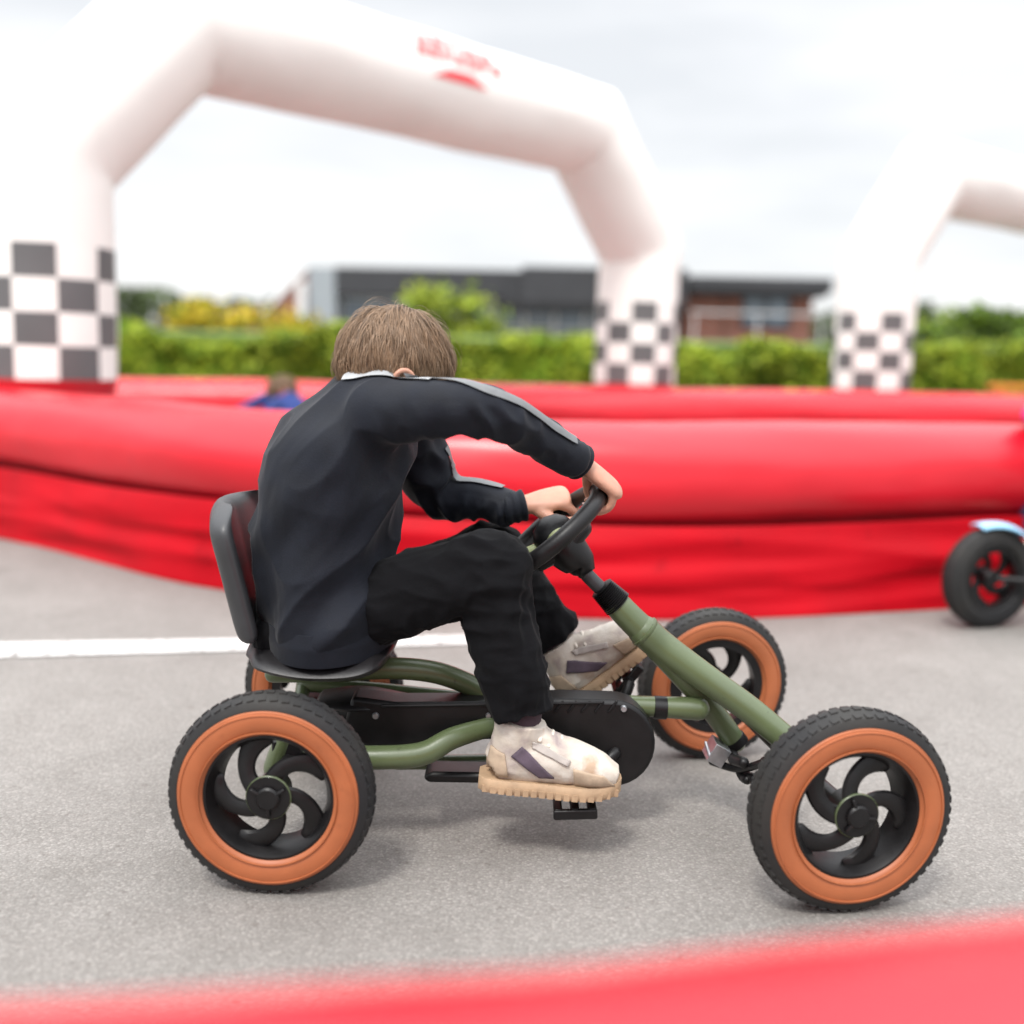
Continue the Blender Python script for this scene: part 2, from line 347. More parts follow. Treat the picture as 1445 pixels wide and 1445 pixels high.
# ------------------------------------------------------------------ inflatable barriers
def barrier(name, path, label, zoff=0.0, tr=.185, top=.60, seam=.285, side=-1, wr=1.0, seed=0):
    """a red air tube lying on a fabric skirt, swept along a curved ground path"""
    path = np.asarray(path, float); c = spline(np.c_[path, np.zeros(len(path))], 28)
    dd = np.r_[0, np.cumsum(np.linalg.norm(np.diff(c, axis=0), axis=1))]
    s = np.arange(0, dd[-1], .035); c = np.c_[np.interp(s, dd, c[:, 0]), np.interp(s, dd, c[:, 1])]
    t = np.gradient(c, axis=0); t /= np.linalg.norm(t, axis=1)[:, None]
    nrm = np.c_[-t[:, 1], t[:, 0]] * (-side)            # away from the viewer's side
    cz = zoff + top - tr; root = thing(name, (c[len(c) // 2, 0], c[len(c) // 2, 1], zoff), label, 'barrier')
    n = 40; ang = np.arange(n) * 2 * PI / n; V = []
    for i in range(len(c)):
        q = [noise.noise(Vector((s[i] * 1.3, 2 * math.cos(a), 2 * math.sin(a) + seed))) for a in ang]
        q2 = [noise.noise(Vector((s[i] * 9, 5 * math.cos(a), 5 * math.sin(a) + seed))) for a in ang]
        sag = .012 * noise.noise(Vector((s[i] * .8, 3.1, seed)))
        pin = np.exp(-((np.mod(ang, 2 * PI) - (PI + .80)) / .12) ** 2)          # pinch line along the seam
        r = tr + .010 * np.array(q) * wr + .0022 * np.array(q2) * wr - .009 * pin * (1 + np.array(q2))
        V.append(np.c_[c[i, 0] + nrm[i, 0] * r * np.cos(ang), c[i, 1] + nrm[i, 1] * r * np.cos(ang), cz + sag + r * np.sin(ang)])
    m = len(c); Fc = [(i * n + j, i * n + (j + 1) % n, (i + 1) * n + (j + 1) % n, (i + 1) * n + j) for i in range(m - 1) for j in range(n)]
    Fc += [tuple(range(n)), tuple(range((m - 1) * n, m * n))]
    obj('air_tube', MB().add(np.vstack(V), Fc), M['pvc_red'], root, angle=80)
    mb = MB(); rows = 22
    for sd in (-1, 1):                                   # a skirt on each side, hanging from the seam to the ground
        V = []
        for i in range(m):
            for j in range(rows + 1):
                u = j / rows
                z = seam + .035 * (1 - u) * noise.noise(Vector((s[i] * .9, 7.7 * sd, seed)))
                z = zoff + z * (1 - u) + .002 * u
                out = tr * .90 + .018 * math.sin(PI * min(1, u * 1.15)) + (.055 + .045 * noise.noise(Vector((s[i] * .7, 1.3 * sd, seed + 4)))) * u ** 1.4
                e = math.sin(PI * u) ** .6 if 0 < u < 1 else 0
                f1 = noise.noise(Vector((s[i] * 1.1 + u * .9, u * 3.4, seed + sd))); f2 = noise.noise(Vector((s[i] * 3.2 - u * 1.2, u * 9, seed + 9 + sd)))
                f3 = abs(noise.noise(Vector((s[i] * .95 + u * .6, u * 3.1 + 5, seed + 3 + sd))))
                out += wr * ((.020 * f1 + .006 * f2 + .024 * (.35 - f3)) * (.25 + .75 * e)) * (1 if u > 0 else 0)
                out = max(out, tr * .62)
                V.append([c[i, 0] + nrm[i, 0] * out * sd, c[i, 1] + nrm[i, 1] * out * sd, z])
        mb.add(V, [(i * (rows + 1) + j, i * (rows + 1) + j + 1, (i + 1) * (rows + 1) + j + 1, (i + 1) * (rows + 1) + j) for i in range(m - 1) for j in range(rows)])
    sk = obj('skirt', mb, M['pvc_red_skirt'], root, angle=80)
    return root

bot = [G(px, py)[:2] for px, py in ((0, 750), (100, 770), (210, 800), (345, 832), (560, 856), (770, 868), (930, 872), (1090, 868), (1300, 858), (1445, 850))]
near_path = [(-4.9, 6.6), (-3.5, 5.35)] + [(x - .05, y + .20) for x, y in bot] + [(2.6, 3.95), (3.6, 4.35), (4.6, 4.9)]
barrier('inflatable_barrier', near_path, 'long red inflatable tube with wrinkled skirt, right behind the boy on the green kart', seed=1)
barrier('inflatable_barrier', [(-7, 7.75), (-4, 7.7), (-2, 7.72), (0, 7.75), (2, 7.85), (4, 7.95), (6, 8.1), (8, 8.4)],
        'farther red inflatable tube in front of the green hedge, behind the nearer tube', zoff=-.06, top=.615, seed=5)
fg = [G(px, py, .568)[:2] for px, py in ((-700, 1440), (-300, 1418), (0, 1404), (300, 1391), (700, 1371), (1000, 1348), (1300, 1311), (1445, 1296), (1800, 1262), (2300, 1225))]
barrier('inflatable_barrier', [(x, y - .122) for x, y in fg], 'red inflatable tube cut off by the bottom edge, closest to the viewer', seed=9, wr=.6)

# ------------------------------------------------------------------ inflatable arches
def arch_path(Ln, hz, dx, tz, base=-.06): return [(0, base), (0, hz), (dx, tz), (Ln - dx, tz), (Ln, hz), (Ln, base)]
HZ, DX, TZ, CT = 1.64, .68, 2.385, 1.24
def build_arch(A, B, label):
    A = np.array(A, float); B = np.array(B, float); Ln = np.linalg.norm(B - A); d = (B - A) / Ln; R = .305
    root = thing('inflatable_arch', (A[0], A[1], -.06), label, 'inflatable arch', 'inflatable start arches')
    pts = np.array(arch_path(Ln, HZ, DX, TZ)); rings = []; n = 40
    for i in range(len(pts) - 1):
        p, q = pts[i], pts[i + 1]; ln = np.linalg.norm(q - p); t = (q - p) / ln
        tp = unit(p - pts[i - 1]) if i else t; tn = unit(pts[i + 2] - q) if i + 2 < len(pts) else t
        if i == 0: zs = [z - p[1] for z in ([.30, .40, .52, .64])] + list(np.linspace(.64, CT, 9)[1:] - p[1]) + list(np.linspace(CT, HZ, 5)[1:-1] - p[1])
        elif i == len(pts) - 2: zs = [HZ - z for z in (list(np.linspace(HZ, CT, 5)[1:]) + list(np.linspace(CT, .64, 9)[1:]) + [.52, .40, .30])]
        else: zs = list(np.linspace(0, ln, int(ln / .09))[1:-1])
        if i: rings.append((p, unit(tp + t), 1.0 / max(.75, float(np.dot(unit(tp + t), t))), 0))
        for z in zs:
            bl = .012 * math.exp(-min(z, ln - z) / .07) if 0 < i < len(pts) - 2 else 0
            rings.append((p + t * z, t, 1.0, -bl))
    V = []; ang = (np.arange(n) + .5) * 2 * PI / n; lat = np.array([-d[1], d[0], 0])
    cen = []
    for k, (p, t, sc, bl) in enumerate(rings):
        across = np.array([t[1], -t[0]])
        c3 = np.array([A[0] + d[0] * p[0], A[1] + d[1] * p[0], p[1]]); a3 = np.array([d[0] * across[0], d[1] * across[0], across[1]])
        wob = np.array([.010 * noise.noise(Vector((p[0] * 1.7, p[1] * 1.7, 2 * math.cos(x)))) + .004 * noise.noise(Vector((p[0] * 6, p[1] * 6, 5 * math.sin(x)))) for x in ang])
        r = R + wob + bl
        if p[1] < .64: r = r * (1 - .10 * math.sin(PI * (.64 - p[1]) / .5) + .06 * (p[1] < .41))
        V.append(c3 + np.cos(ang)[:, None] * a3 * (r * sc)[:, None] + np.sin(ang)[:, None] * lat * r[:, None]); cen.append(c3)
    V = np.array(V); cz = np.array([p[1] for p, *_ in rings]); px_ = np.array([p[0] for p, *_ in rings])
    body, base, bands = MB(), [MB(), MB()], [MB(), MB()]
    def quad_strip(mb, k, cols=None, mi=None):
        v = np.vstack([V[k], V[k + 1]]); mb.add(v, [(j, (j + 1) % n, n + (j + 1) % n, n + j) for j in range(n)], mi if mi is not None else 0)
    for k in range(len(rings) - 1):
        zm = (cz[k] + cz[k + 1]) / 2; sdx = 0 if px_[k] < Ln / 2 else 1; leg = px_[k] < .01 or px_[k] > Ln - .01
        leg = leg and abs(px_[k] - px_[k + 1]) < .01
        if leg and zm < .64: quad_strip(base[sdx], k)
        elif leg and zm < CT:
            row = int((zm - .64) / ((CT - .64) / 4)); quad_strip(bands[sdx], k, mi=[((j // 4) + row) % 2 for j in range(n)])
        else: quad_strip(body, k)
    obj('tube', body, M['nylon_white'], root, angle=35)
    for q in base: obj('leg_base', q, M['nylon_red'], root, angle=60)
    for q in bands: obj('checkered_band', q, [M['nylon_white'], M['nylon_black']], root, angle=60)
    return root, d, lat, Ln, R
A1 = P(66, 520, 5.05)[:2]; B1 = P(893, 540, 8.15)[:2]
arch, ad, alat, aL, aR = build_arch(A1, B1, 'tall white arch with checkered legs and a red badge, spanning behind the boy')
def arch_logo(s0, ph0):
    """red badge printed on the beam, each mark a patch following the tube"""
    base = np.array([A1[0], A1[1], 0]); C0 = lambda s: base + np.array([ad[0] * s, ad[1] * s, TZ]); mb = MB(); r = aR + .006
    face = -alat if np.dot(-alat[:2], -A1) > 0 else alat
    def patch(u0, u1, v0, v1, sl=0, tp=0):
        nu, nv = 7, 5; V = []
        for j in range(nv):
            for i in range(nu):
                fu, fv = i / (nu - 1), j / (nv - 1); uu = .88 * (u0 + (u1 - u0) * fu); uu = uu + sl * fv + tp * (fv - .5) * (1 - 2 * fu)
                vv = v0 + (v1 - v0) * fv; ph = ph0 + .12 + .85 * vv / r
                V.append(C0(s0 + uu) + r * (math.cos(ph) * face + math.sin(ph) * np.array([0, 0, 1])))
        mb.add(V, [(j * nu + i, j * nu + i + 1, (j + 1) * nu + i + 1, (j + 1) * nu + i) for j in range(nv - 1) for i in range(nu - 1)])
    patch(-.19, .13, .165, .185)
    for row, (v0, v1, us) in enumerate(((.055, .135, (-.34, -.20, -.06, .08, .22)), (-.045, .03, (-.36, -.25, -.14, -.03, .08, .19, .30)))):
        wd = .115 if row == 0 else .088
        for i, u in enumerate(us):
            h = (v1 - v0) / 3
            patch(u, u + .03, v0, v1); patch(u + .03, u + wd, v1 - .02, v1)
            if i % 3 != 2: patch(u + .03, u + wd, v0, v0 + .02)
            if i % 2 == 0: patch(u + wd - .03, u + wd, v0 + .02, v1 - .02)
            else: patch(u + .03, u + wd - .015, v0 + h, v0 + h + .02)
    patch(-.17, .17, -.17, -.10, tp=.14)
    obj('badge', mb, M['logo_red'], arch, label='red printed badge with two rows of letters')
arch_logo(aL * .52, .30)
arch.rotation_mode = 'XYZ'; arch.rotation_euler = Matrix.Rotation(.016, 3, Vector(alat) * (1 if (Matrix.Rotation(.016, 3, Vector(alat)) @ Vector((ad[0], ad[1], 0))).z < 0 else -1)).to_euler()
A2 = P(1227, 548, 8.7)[:2]; arch2 = dup(arch)
arch2.location = (A2[0], A2[1], -.15); arch2.rotation_euler = (0, 0, math.radians(-4))
arch2['label'] = 'right-hand white arch with checkered leg, running out of the picture at the right edge'

# ------------------------------------------------------------------ pedal go-kart
KX, KY = .05, 1.79
kart = thing('pedal_go_kart', (KX, KY, 0), 'olive green pedal go-kart with tan-walled wheels, ridden by the boy in black', 'go-kart', 'pedal go-karts')
WR = .157
def build_wheel(c, yaw, spin):
    ax = np.array([math.sin(yaw), -math.cos(yaw), 0])           # outward axis of the near side
    if c[1] > KY: ax = -ax
    cc = np.array([c[0], c[1], WR]); fx = np.cross(ax, [0, 0, 1])
    root = bpy.data.objects.new('wheel', None)                 # placeholder replaced by the rim mesh below
    bpy.data.objects.remove(root)
    mb = MB()
    mb.add(*lathe([(.082, -.026), (.099, -.027), (.103, -.022), (.103, -.012), (.092, -.010), (.090, .006), (.101, .012), (.103, .022), (.100, .0275), (.095, .028), (.086, .012), (.083, -.010), (.082, -.026)], cc, ax, 64))
    for k in range(5):                                         # swept double-curved spokes
        a = spin + k * 2 * PI / 5; pl = []; pw = []
        for j in range(9):
            u = j / 8; r = .022 + .071 * u; th = a + .95 * u ** 1.3
            pl.append(cc + r * (math.cos(th) * fx + math.sin(th) * np.array([0, 0, 1])) + ax * (.018 - .014 * u)); pw.append((.0150 - .0040 * math.sin(PI * u) + .005 * u, .0075))
        mb.loft(pl, pw, n=10, k=2, ref=tuple(np.cross(ax, unit(pl[-1] - pl[0]))))
    mb.add(*lathe([(.0, -.022), (.022, -.022), (.026, -.018), (.028, .016), (.033, .022), (.033, .027), (.0, .027)], cc, ax, 40))
    wh = obj('wheel', MB().add(np.vstack(mb.v), mb.f), M['black_plastic'], None, angle=35)
    # local origin at the hub so a copy can be steered
    me = wh.data; me.transform(Matrix.Translation(Vector(-cc))); wh.location = Vector(cc) - Vector((KX, KY, 0)); wh.parent = kart
    prof = [(.098, -.0255), (.100, -.0240), (.136, -.0275), (.138, -.0305), (.1425, -.0295), (.150, -.025), (.1555, -.014), (.157, 0), (.1555, .014), (.150, .025), (.1425, .0295), (.138, .0305)]
    V, Fc = lathe(prof, (0, 0, 0), ax, 72)
    t = MB().add(V, Fc)
    V2, F2 = lathe([(.138, .0305), (.136, .0275), (.100, .0240), (.098, .0270)], (0, 0, 0), ax, 72); t.add(V2, F2)
    for k in range(54):                                        # tread blocks
        th = k * 2 * PI / 54; rd = math.cos(th) * fx + math.sin(th) * np.array([0, 0, 1]); tg = np.cross(ax, rd)
        for z, rr, tw in ((-.0195, .1525, .5), (.0, .1568, 0), (.0195, .1525, -.5)):
            off = .5 * 2 * PI / 54 * (z == 0)
            rd2 = math.cos(th + off) * fx + math.sin(th + off) * np.array([0, 0, 1]); tg2 = np.cross(ax, rd2)
            rad = unit(rd2 + ax * z * 14)
            sd = np.cross(tg2, rad); t.box(rd2 * rr + ax * z, (.011, .0105, .0030), np.c_[tg2 * math.cos(tw * .4) + sd * math.sin(tw * .4), sd * math.cos(tw * .4) - tg2 * math.sin(tw * .4), rad])
    def sub(name, mb_, m_, **kw):
        o_ = obj(name, mb_.mesh(name), m_, None, **kw); o_.parent = wh; return o_
    sub('tyre', t, M['rubber'], angle=32)
    band = MB()
    band.add(*lathe([(.1375, .0300), (.136, .0325), (.128, .0350), (.116, .0352), (.106, .0330), (.1000, .0295), (.0985, .0262)], (0, 0, 0), ax, 96))
    for r_ in (.1315, .1045): band.add(*lathe([(r_ - .0012, .0335), (r_ - .0006, .0358), (r_ + .0006, .0358), (r_ + .0012, .0335)], (0, 0, 0), ax, 96))
    v0 = np.vstack(band.v); band.add(v0 - 2 * np.outer(v0 @ ax, ax), list(band.f))
    sub('tan_sidewall', band, M['tan_wall'])
    hub = MB().add(*lathe([(.0, .034), (.015, .034), (.018, .031), (.018, .0272), (.0, .0272)], (0, 0, 0), ax, 32))
    for k in range(3):
        th = k * 2 * PI / 3 + spin; rd = math.cos(th) * fx + math.sin(th) * np.array([0, 0, 1]); hub.loft([ax * .030 + rd * .012, ax * .030 + rd * .027], [.0035, .003], n=8, k=1)
    sub('hub_cap', hub, M['black_plastic'])
    sub('hub_ring', MB().add(*lathe([(.0335, .0215), (.0345, .0225), (.0345, .0255), (.0335, .0265)], (0, 0, 0), ax, 40)), M['olive'])
    return wh
wheels = [build_wheel((-.356, 1.535), -.03, .5), build_wheel((.517, 1.515), .17, 1.2), build_wheel((.420, 2.115), .17, .2), build_wheel((-.368, 2.045), -.03, .9)]

Yc = 1.80
fr = MB()
K = lambda pts: np.array([P(*q) for q in pts])
fr.loft(K([(868, 850, Yc), (890, 873, Yc), (912, 894, Yc)]), [.0235, .0245, .0255], n=20, k=4)
fr.loft(K([(909, 891, Yc), (940, 917, Yc), (1000, 960, Yc - .01), (1060, 1003, Yc - .03), (1112, 1046, Yc - .05)]), [.0285, .0275, .025, .024, .023], n=20, k=6)
fr.loft(K([(925, 912, Yc), (960, 948, Yc + .01), (1000, 995, Yc + .03), (1037, 1046, Yc + .05)]), [.022, .023, .021, .020], n=20, k=6)
fr.loft(K([(690, 985, Yc), (800, 990, Yc), (900, 996, Yc), (985, 1000, Yc)]), [.018, .018, .018, .021], n=18, k=6)
fr.loft(K([(385, 952, Yc - .02), (470, 949, Yc - .02), (545, 943, Yc - .02), (610, 948, Yc - .01), (660, 965, Yc), (700, 988, Yc), (735, 1000, Yc)]), [.014, .017, .019, .0195, .019, .018, .016], n=18, k=6)
fr.loft(K([(428, 966, Yc + .08), (520, 972, Yc + .08), (600, 980, Yc + .05), (690, 990, Yc + .01)]), [.013, .013, .013, .013], n=16, k=5)
fr.loft(K([(395, 1066, 1.68), (450, 1067, 1.68), (530, 1069, 1.68), (595, 1064, 1.69), (638, 1042, 1.71), (690, 1026, 1.74), (760, 1008, Yc - .02)]), [.021, .021, .020, .020, .0185, .017, .016], n=18, k=6)
fr.loft(K([(560, 1076, Yc + .02), (700, 1074, Yc + .02), (830, 1068, Yc + .02)]), [.013, .013, .013], n=16, k=4)
fr.loft(K([(408, 1030, 1.68), (398, 1056, 1.68), (390, 1082, 1.68)]), [(.03, .017), (.03, .019), (.03, .021)], n=18, k=4)
fr.loft([P(398, 1056, 1.68), P(415, 1040, Yc), P(428, 968, Yc + .08)], [.017, .015, .013], n=14, k=5)
frame = obj('frame', fr, M['olive'], kart, angle=50)
ring = lambda a, b, r, name: obj(name, MB().add(*lathe([(r * .9, -.001), (r, 0), (r, np.linalg.norm(b - a)), (r * .9, np.linalg.norm(b - a) + .001)], a, b - a, 24)), M['black_plastic'], kart)
ring(P(923, 998, Yc), P(940, 999, Yc), .0205, 'frame_clamp')
ring(P(1034, 1042, Yc + .05), P(1041, 1051, Yc + .05), .0225, 'tube_cap')
# seam weld rings on the inclined tube
obj('weld_ring', MB().add(*lathe([(.0245, 0), (.0300, .002), (.0302, .006), (.028, .009)], P(907, 889, Yc), P(940, 917, Yc) - P(907, 889, Yc), 28)), M['olive'], kart)
# axles and steering links
ax = MB(); ax.loft([(.512, 1.54, .155), (.472, 1.80, .150), (.425, 2.09, .155)], .012, n=14, k=4); obj('axle', ax, M['black_plastic'], kart); ax = MB(); ax.loft([(-.356, 1.55, WR), (-.366, 2.03, WR)], .011, n=14, k=1)
obj('axle', ax, M['black_plastic'], kart)
for y_ in (1.68, 1.88): obj('axle_bearing', MB().box((-.36, y_, WR + .008), (.05, .05, .05)), M['black_plastic'], kart, bevel=.004)
for q_, r_l in (([P(1012, 1046, 1.86), P(1000, 1066, 1.84), P(1012, 1078, 1.82)], .005), ([P(1005, 1075, 1.84), P(1045, 1085, 1.78), P(1095, 1070, 1.66)], .007), ([P(1030, 1052, 1.85), P(1046, 1092, 1.79), P(1054, 1100, 1.76)], .009)):
    obj('steering_rod', MB().loft(q_, r_l, n=10, k=4), M['black_plastic'], kart)
for q in ((1035, 1072), (1050, 1095), (1080, 1075)): obj('rod_joint', MB().loft([P(q[0], q[1], 1.79), P(q[0] + 14, q[1] + 4, 1.75)], .010, n=10, k=1), M['black_plastic'], kart)
bk = MB(); bk.box(P(1011, 1060, 1.83), (.03, .05, .035), Matrix.Rotation(.5, 3, 'Y')); bk.loft([P(996, 1048, 1.82), P(1001, 1066, 1.81)], .003, n=8, k=1)
obj('steering_bracket', bk, M['steel'], kart, bevel=.003)
# chain guard: a closed front with a long upper arm and a thin lower arm
gc = np.array([864, 1041]); out = [(500, 976), (560, 984), (690, 983), (790, 979)]
out += [(gc[0] + 58 * math.cos(math.radians(a)), gc[1] + 60 * math.sin(math.radians(a))) for a in range(-88, 92, 12)]
out += [(840, 1100), (740, 1098), (605, 1096), (598, 1088), (612, 1081), (740, 1083), (800, 1078), (806, 1060), (790, 1042), (690, 1036), (610, 1040), (560, 1046), (508, 1044), (490, 1010)]
gd = MB(); gd.poly([P(x, y, 1.775) for x, y in out], (0, 1, 0), .06); guard = obj('chain_guard', gd, M['black_plastic'], kart, bevel=.007, angle=50)
rb = MB()
for i in range(7): rb.loft([P(745 + i * 19, 1004, 1.744), P(756 + i * 19, 990, 1.744)], [.0022, .0022], n=8, k=1)
rb.loft([P(540, 996, 1.744), P(690, 994, 1.744), P(850, 991, 1.744)], .003, n=8, k=3)
obj('guard_rib', rb, M['black_plastic'], guard)
for q in ((530, 1010, 1.744), (690, 1010, 1.744), (880, 1000, 1.744)):
    obj('bolt', MB().add(*lathe([(0, .004), (.0045, .004), (.0060, .002), (.0062, -.002)], P(*q), (0, -1, 0), 16)), M['steel'], kart)
gt = MB(); gt.loft([P(455, 985, 1.80), P(510, 986, 1.80), P(590, 990, 1.80)], [(.045, .008), (.06, .014), (.03, .006)], n=20, k=5); obj('rear_cover', gt, M['black_plastic'], kart)
# crank and pedals
CR = P(864, 1046, 1.80)
def pedal(px, py, Y, tilt, side):
    c = P(px, py, Y); R = np.array(Matrix.Rotation(tilt, 3, 'Y')); mb = MB()
    for q in (-.028, 0, .028): mb.box(c + R @ np.array([q, 0, 0]), (.014, .085, .020), R)
    for q in (-.04, .04): mb.box(c + R @ np.array([0, q, 0]), (.072, .010, .017), R)
    o_ = obj('pedal', mb, M['black_plastic'], kart, bevel=.003)
    am = MB(); i = CR + np.array([0, side * .055, 0]); e_ = c + np.array([0, -side * .055, 0])
    am.loft([CR, i, i + (e_ - i) * .5, e_, c], [.011, .011, .010, .010, .007], n=12, k=3); obj('crank_arm', am, M['black_plastic'], kart)
pedal(810, 1134, 1.675, -.05, -1); pedal(884, 952, 1.925, -.95, 1)
# seat: base cushion and leaning bucket backrest
st = MB()
st.loft(K([(372, 901, Yc), (395, 903, Yc), (450, 911, Yc), (510, 911, Yc), (542, 905, Yc), (553, 900, Yc)]), [(.11, .014), (.165, .022), (.182, .024), (.182, .025), (.168, .022), (.13, .012)], n=28, k=5)
seat = obj('seat', st, M['black_vinyl'], kart)
sp_ = MB(); sp_.loft([P(400, 925, Yc), P(470, 932, Yc), P(540, 925, Yc)], [(.09, .010), (.11, .012), (.08, .010)], n=18, k=4); obj('seat_pan', sp_, M['black_plastic'], kart)
def backrest():
    V = []; nu, nv = 25, 21; lo, hi = P(368, 880, Yc), P(324, 698, Yc); up = hi - lo; n_ = unit(np.array([up[2], 0, -up[0]]))   # towards the rider
    fr_, bk_ = [], []
    for j in range(nv):
        v = j / (nv - 1); hw = .166 * (1 - .10 * (1 - v)) * (1 - max(0, (v - .72) / .28) ** 3.0 * .45)
        for i in range(nu):
            u = -1 + 2 * i / (nu - 1)
            c = lo + up * (v - .035 * u * u * (v > .8) * (v - .8) * 5) + np.array([0, u * hw, 0]) + n_ * (.034 * abs(u) ** 2.2 - .012)
            edge = (1 - abs(u) ** 8) ** .5 * (1 - (2 * v - 1) ** 10) ** .5
            th = .006 + .010 * edge
            if abs(u) > .80: th += .006 * math.sin((abs(u) - .8) / .2 * PI)
            quilt = .004 * abs(math.sin(u * 5.5)) * edge * (abs(u) < .8)
            fr_.append(c + n_ * (th + quilt)); bk_.append(c - n_ * th)
    mb = MB(); f = [(j * nu + i, j * nu + i + 1, (j + 1) * nu + i + 1, (j + 1) * nu + i) for j in range(nv - 1) for i in range(nu - 1)]; o_ = nu * nv
    rim = [j * nu for j in range(nv)][::-1] + list(range(nu)) [1:] + [j * nu + nu - 1 for j in range(nv)][1:] + list(range((nv - 1) * nu, nv * nu))[::-1][1:-1]
    f2 = [tuple(x + o_ for x in q[::-1]) for q in f] + [(rim[i], rim[(i + 1) % len(rim)], rim[(i + 1) % len(rim)] + o_, rim[i] + o_) for i in range(len(rim))]
    mb.add(fr_ + bk_, f + f2); return mb
bb = obj('backrest', backrest(), M['grey_vinyl'], kart, angle=70)
sm = bb.modifiers.new('sub', 'SUBSURF'); sm.levels = 1; sm.render_levels = 1
bp_ = MB(); bp_.loft([P(352, 860, Yc), P(372, 900, Yc), P(420, 926, Yc)], [(.05, .012), (.05, .014), (.05, .012)], n=16, k=4); obj('seat_bracket', bp_, M['black_plastic'], kart)
# steering column and wheel
obj('steering_column', MB().loft(K([(806, 786, Yc), (832, 815, Yc), (862, 844, Yc)]), .0125, n=18, k=3), M['grey_vinyl'], kart)
dcol = unit(P(876, 858, Yc) - P(846, 828, Yc)); bl = MB(); pr = []
for i in range(25): pr.append((.0195 + .003 * (i % 2) + .0045 * i / 24, i * .0018))
bl.add(*lathe([(.012, -.001)] + pr + [(.02, .0445)], P(848, 829, Yc), dcol, 28)); obj('bellows', bl, M['black_plastic'], kart, angle=25)
SWC = P(778, 750, Yc); E2 = unit([.75, 0, .66]); SN = np.array([-.66, 0, .75]) / np.linalg.norm([.66, .75]); E1 = np.array([0, 1.0, 0])
R2, R1 = .105, .128
rim_pt = lambda ph: SWC + R2 * math.sin(ph) * E2 + R1 * math.cos(ph) * E1
sw = MB(); sw.loft([rim_pt(a) for a in np.arange(24) * 2 * PI / 24], .0145, n=16, k=4, closed=True, ref=tuple(SN))
swo = obj('steering_wheel', sw, M['black_plastic'], kart)
for ph in (math.radians(8), math.radians(172), math.radians(270)):
    spk = MB().loft([SWC - SN * .014, SWC - SN * .008 + (rim_pt(ph) - SWC) * .55, rim_pt(ph)], [(.018, .006), (.014, .005), (.012, .006)], n=12, k=4, ref=tuple(np.cross(SN, rim_pt(ph) - SWC))); obj('spoke', spk, M['black_plastic'], swo)
obj('hub_pad', MB().add(*lathe([(.0, .020), (.022, .019), (.036, .012), (.040, .002), (.038, -.012), (.0, -.012)], SWC - SN * .016, SN, 36)), M['grey_vinyl'], swo)
for ph in (math.radians(8), math.radians(172), math.radians(270)):
    v = unit(rim_pt(ph) - SWC); ins = MB().loft([SWC + v * .038 - SN * .004, SWC + v * .060 + SN * .001, SWC + v * .086 + SN * .003], [(.017, .006), (.016, .007), (.011, .005)], n=12, k=3, ref=tuple(np.cross(SN, v))); obj('spoke_insert', ins, M['olive_bright'], swo)

hb = MB(); hb.loft([SWC - SN * .012, SWC - SN * .045, SWC - SN * .075 + E2 * .002, P(815, 797, Yc)], [(.040, .040), (.040, .036), (.030, .028), (.022, .020)], n=22, k=4)
hb.loft([SWC - SN * .030 - E2 * .050, SWC - SN * .034, SWC - SN * .030 + E2 * .045], [(.026, .014), (.036, .019), (.03, .016)], n=18, k=4)
obj('column_shroud', hb, M['black_plastic'], kart)

# ------------------------------------------------------------------ the rider
def remesh(name, mb, voxel, iters, disp=None, soft=()):
    me = mb.mesh(name + '_src'); o = bpy.data.objects.new(name + '_src', me); COL.objects.link(o)
    bm = bmesh.new(); bm.from_mesh(me); bmesh.ops.recalc_face_normals(bm, faces=bm.faces); bm.to_mesh(me); bm.free()
    r = o.modifiers.new('r', 'REMESH'); r.mode = 'VOXEL'; r.voxel_size = voxel
    s = o.modifiers.new('s', 'SMOOTH'); s.factor = .5; s.iterations = iters
    bpy.context.view_layer.update(); dg = bpy.context.evaluated_depsgraph_get()
    res = bpy.data.meshes.new_from_object(o.evaluated_get(dg)); bpy.data.objects.remove(o); bpy.data.meshes.remove(me)
    for cen, rad, it in soft:       # extra smoothing where two lofts meet
        n = len(res.vertices); co = np.empty(n * 3); res.vertices.foreach_get('co', co); co = co.reshape(-1, 3)
        ed = np.empty(len(res.edges) * 2, int); res.edges.foreach_get('vertices', ed); ed = ed.reshape(-1, 2)
        deg = np.bincount(ed.ravel(), minlength=n)[:, None]; wt = np.clip(1.6 * np.exp(-(np.linalg.norm(co - cen, axis=1) / rad) ** 2), 0, 1)[:, None] * .6
        for _ in range(it):
            acc = np.zeros_like(co)
            for ax_ in range(3): acc[:, ax_] = np.bincount(ed[:, 0], co[ed[:, 1], ax_], n) + np.bincount(ed[:, 1], co[ed[:, 0], ax_], n)
            co += wt * (acc / deg - co)
        res.vertices.foreach_set('co', co.ravel()); res.update()
    if disp:
        n = len(res.vertices); co = np.empty(n * 3); res.vertices.foreach_get('co', co); co = co.reshape(-1, 3)
        nr = np.empty(n * 3); res.vertex_normals.foreach_get('vector', nr); nr = nr.reshape(-1, 3)
        co += nr * np.array([disp(p, q) for p, q in zip(co, nr)])[:, None]
        res.vertices.foreach_set('co', co.ravel()); res.update()
    res.name = name; return res
def to_local(me, root): me.transform(Matrix.Translation(-root.location)); return me

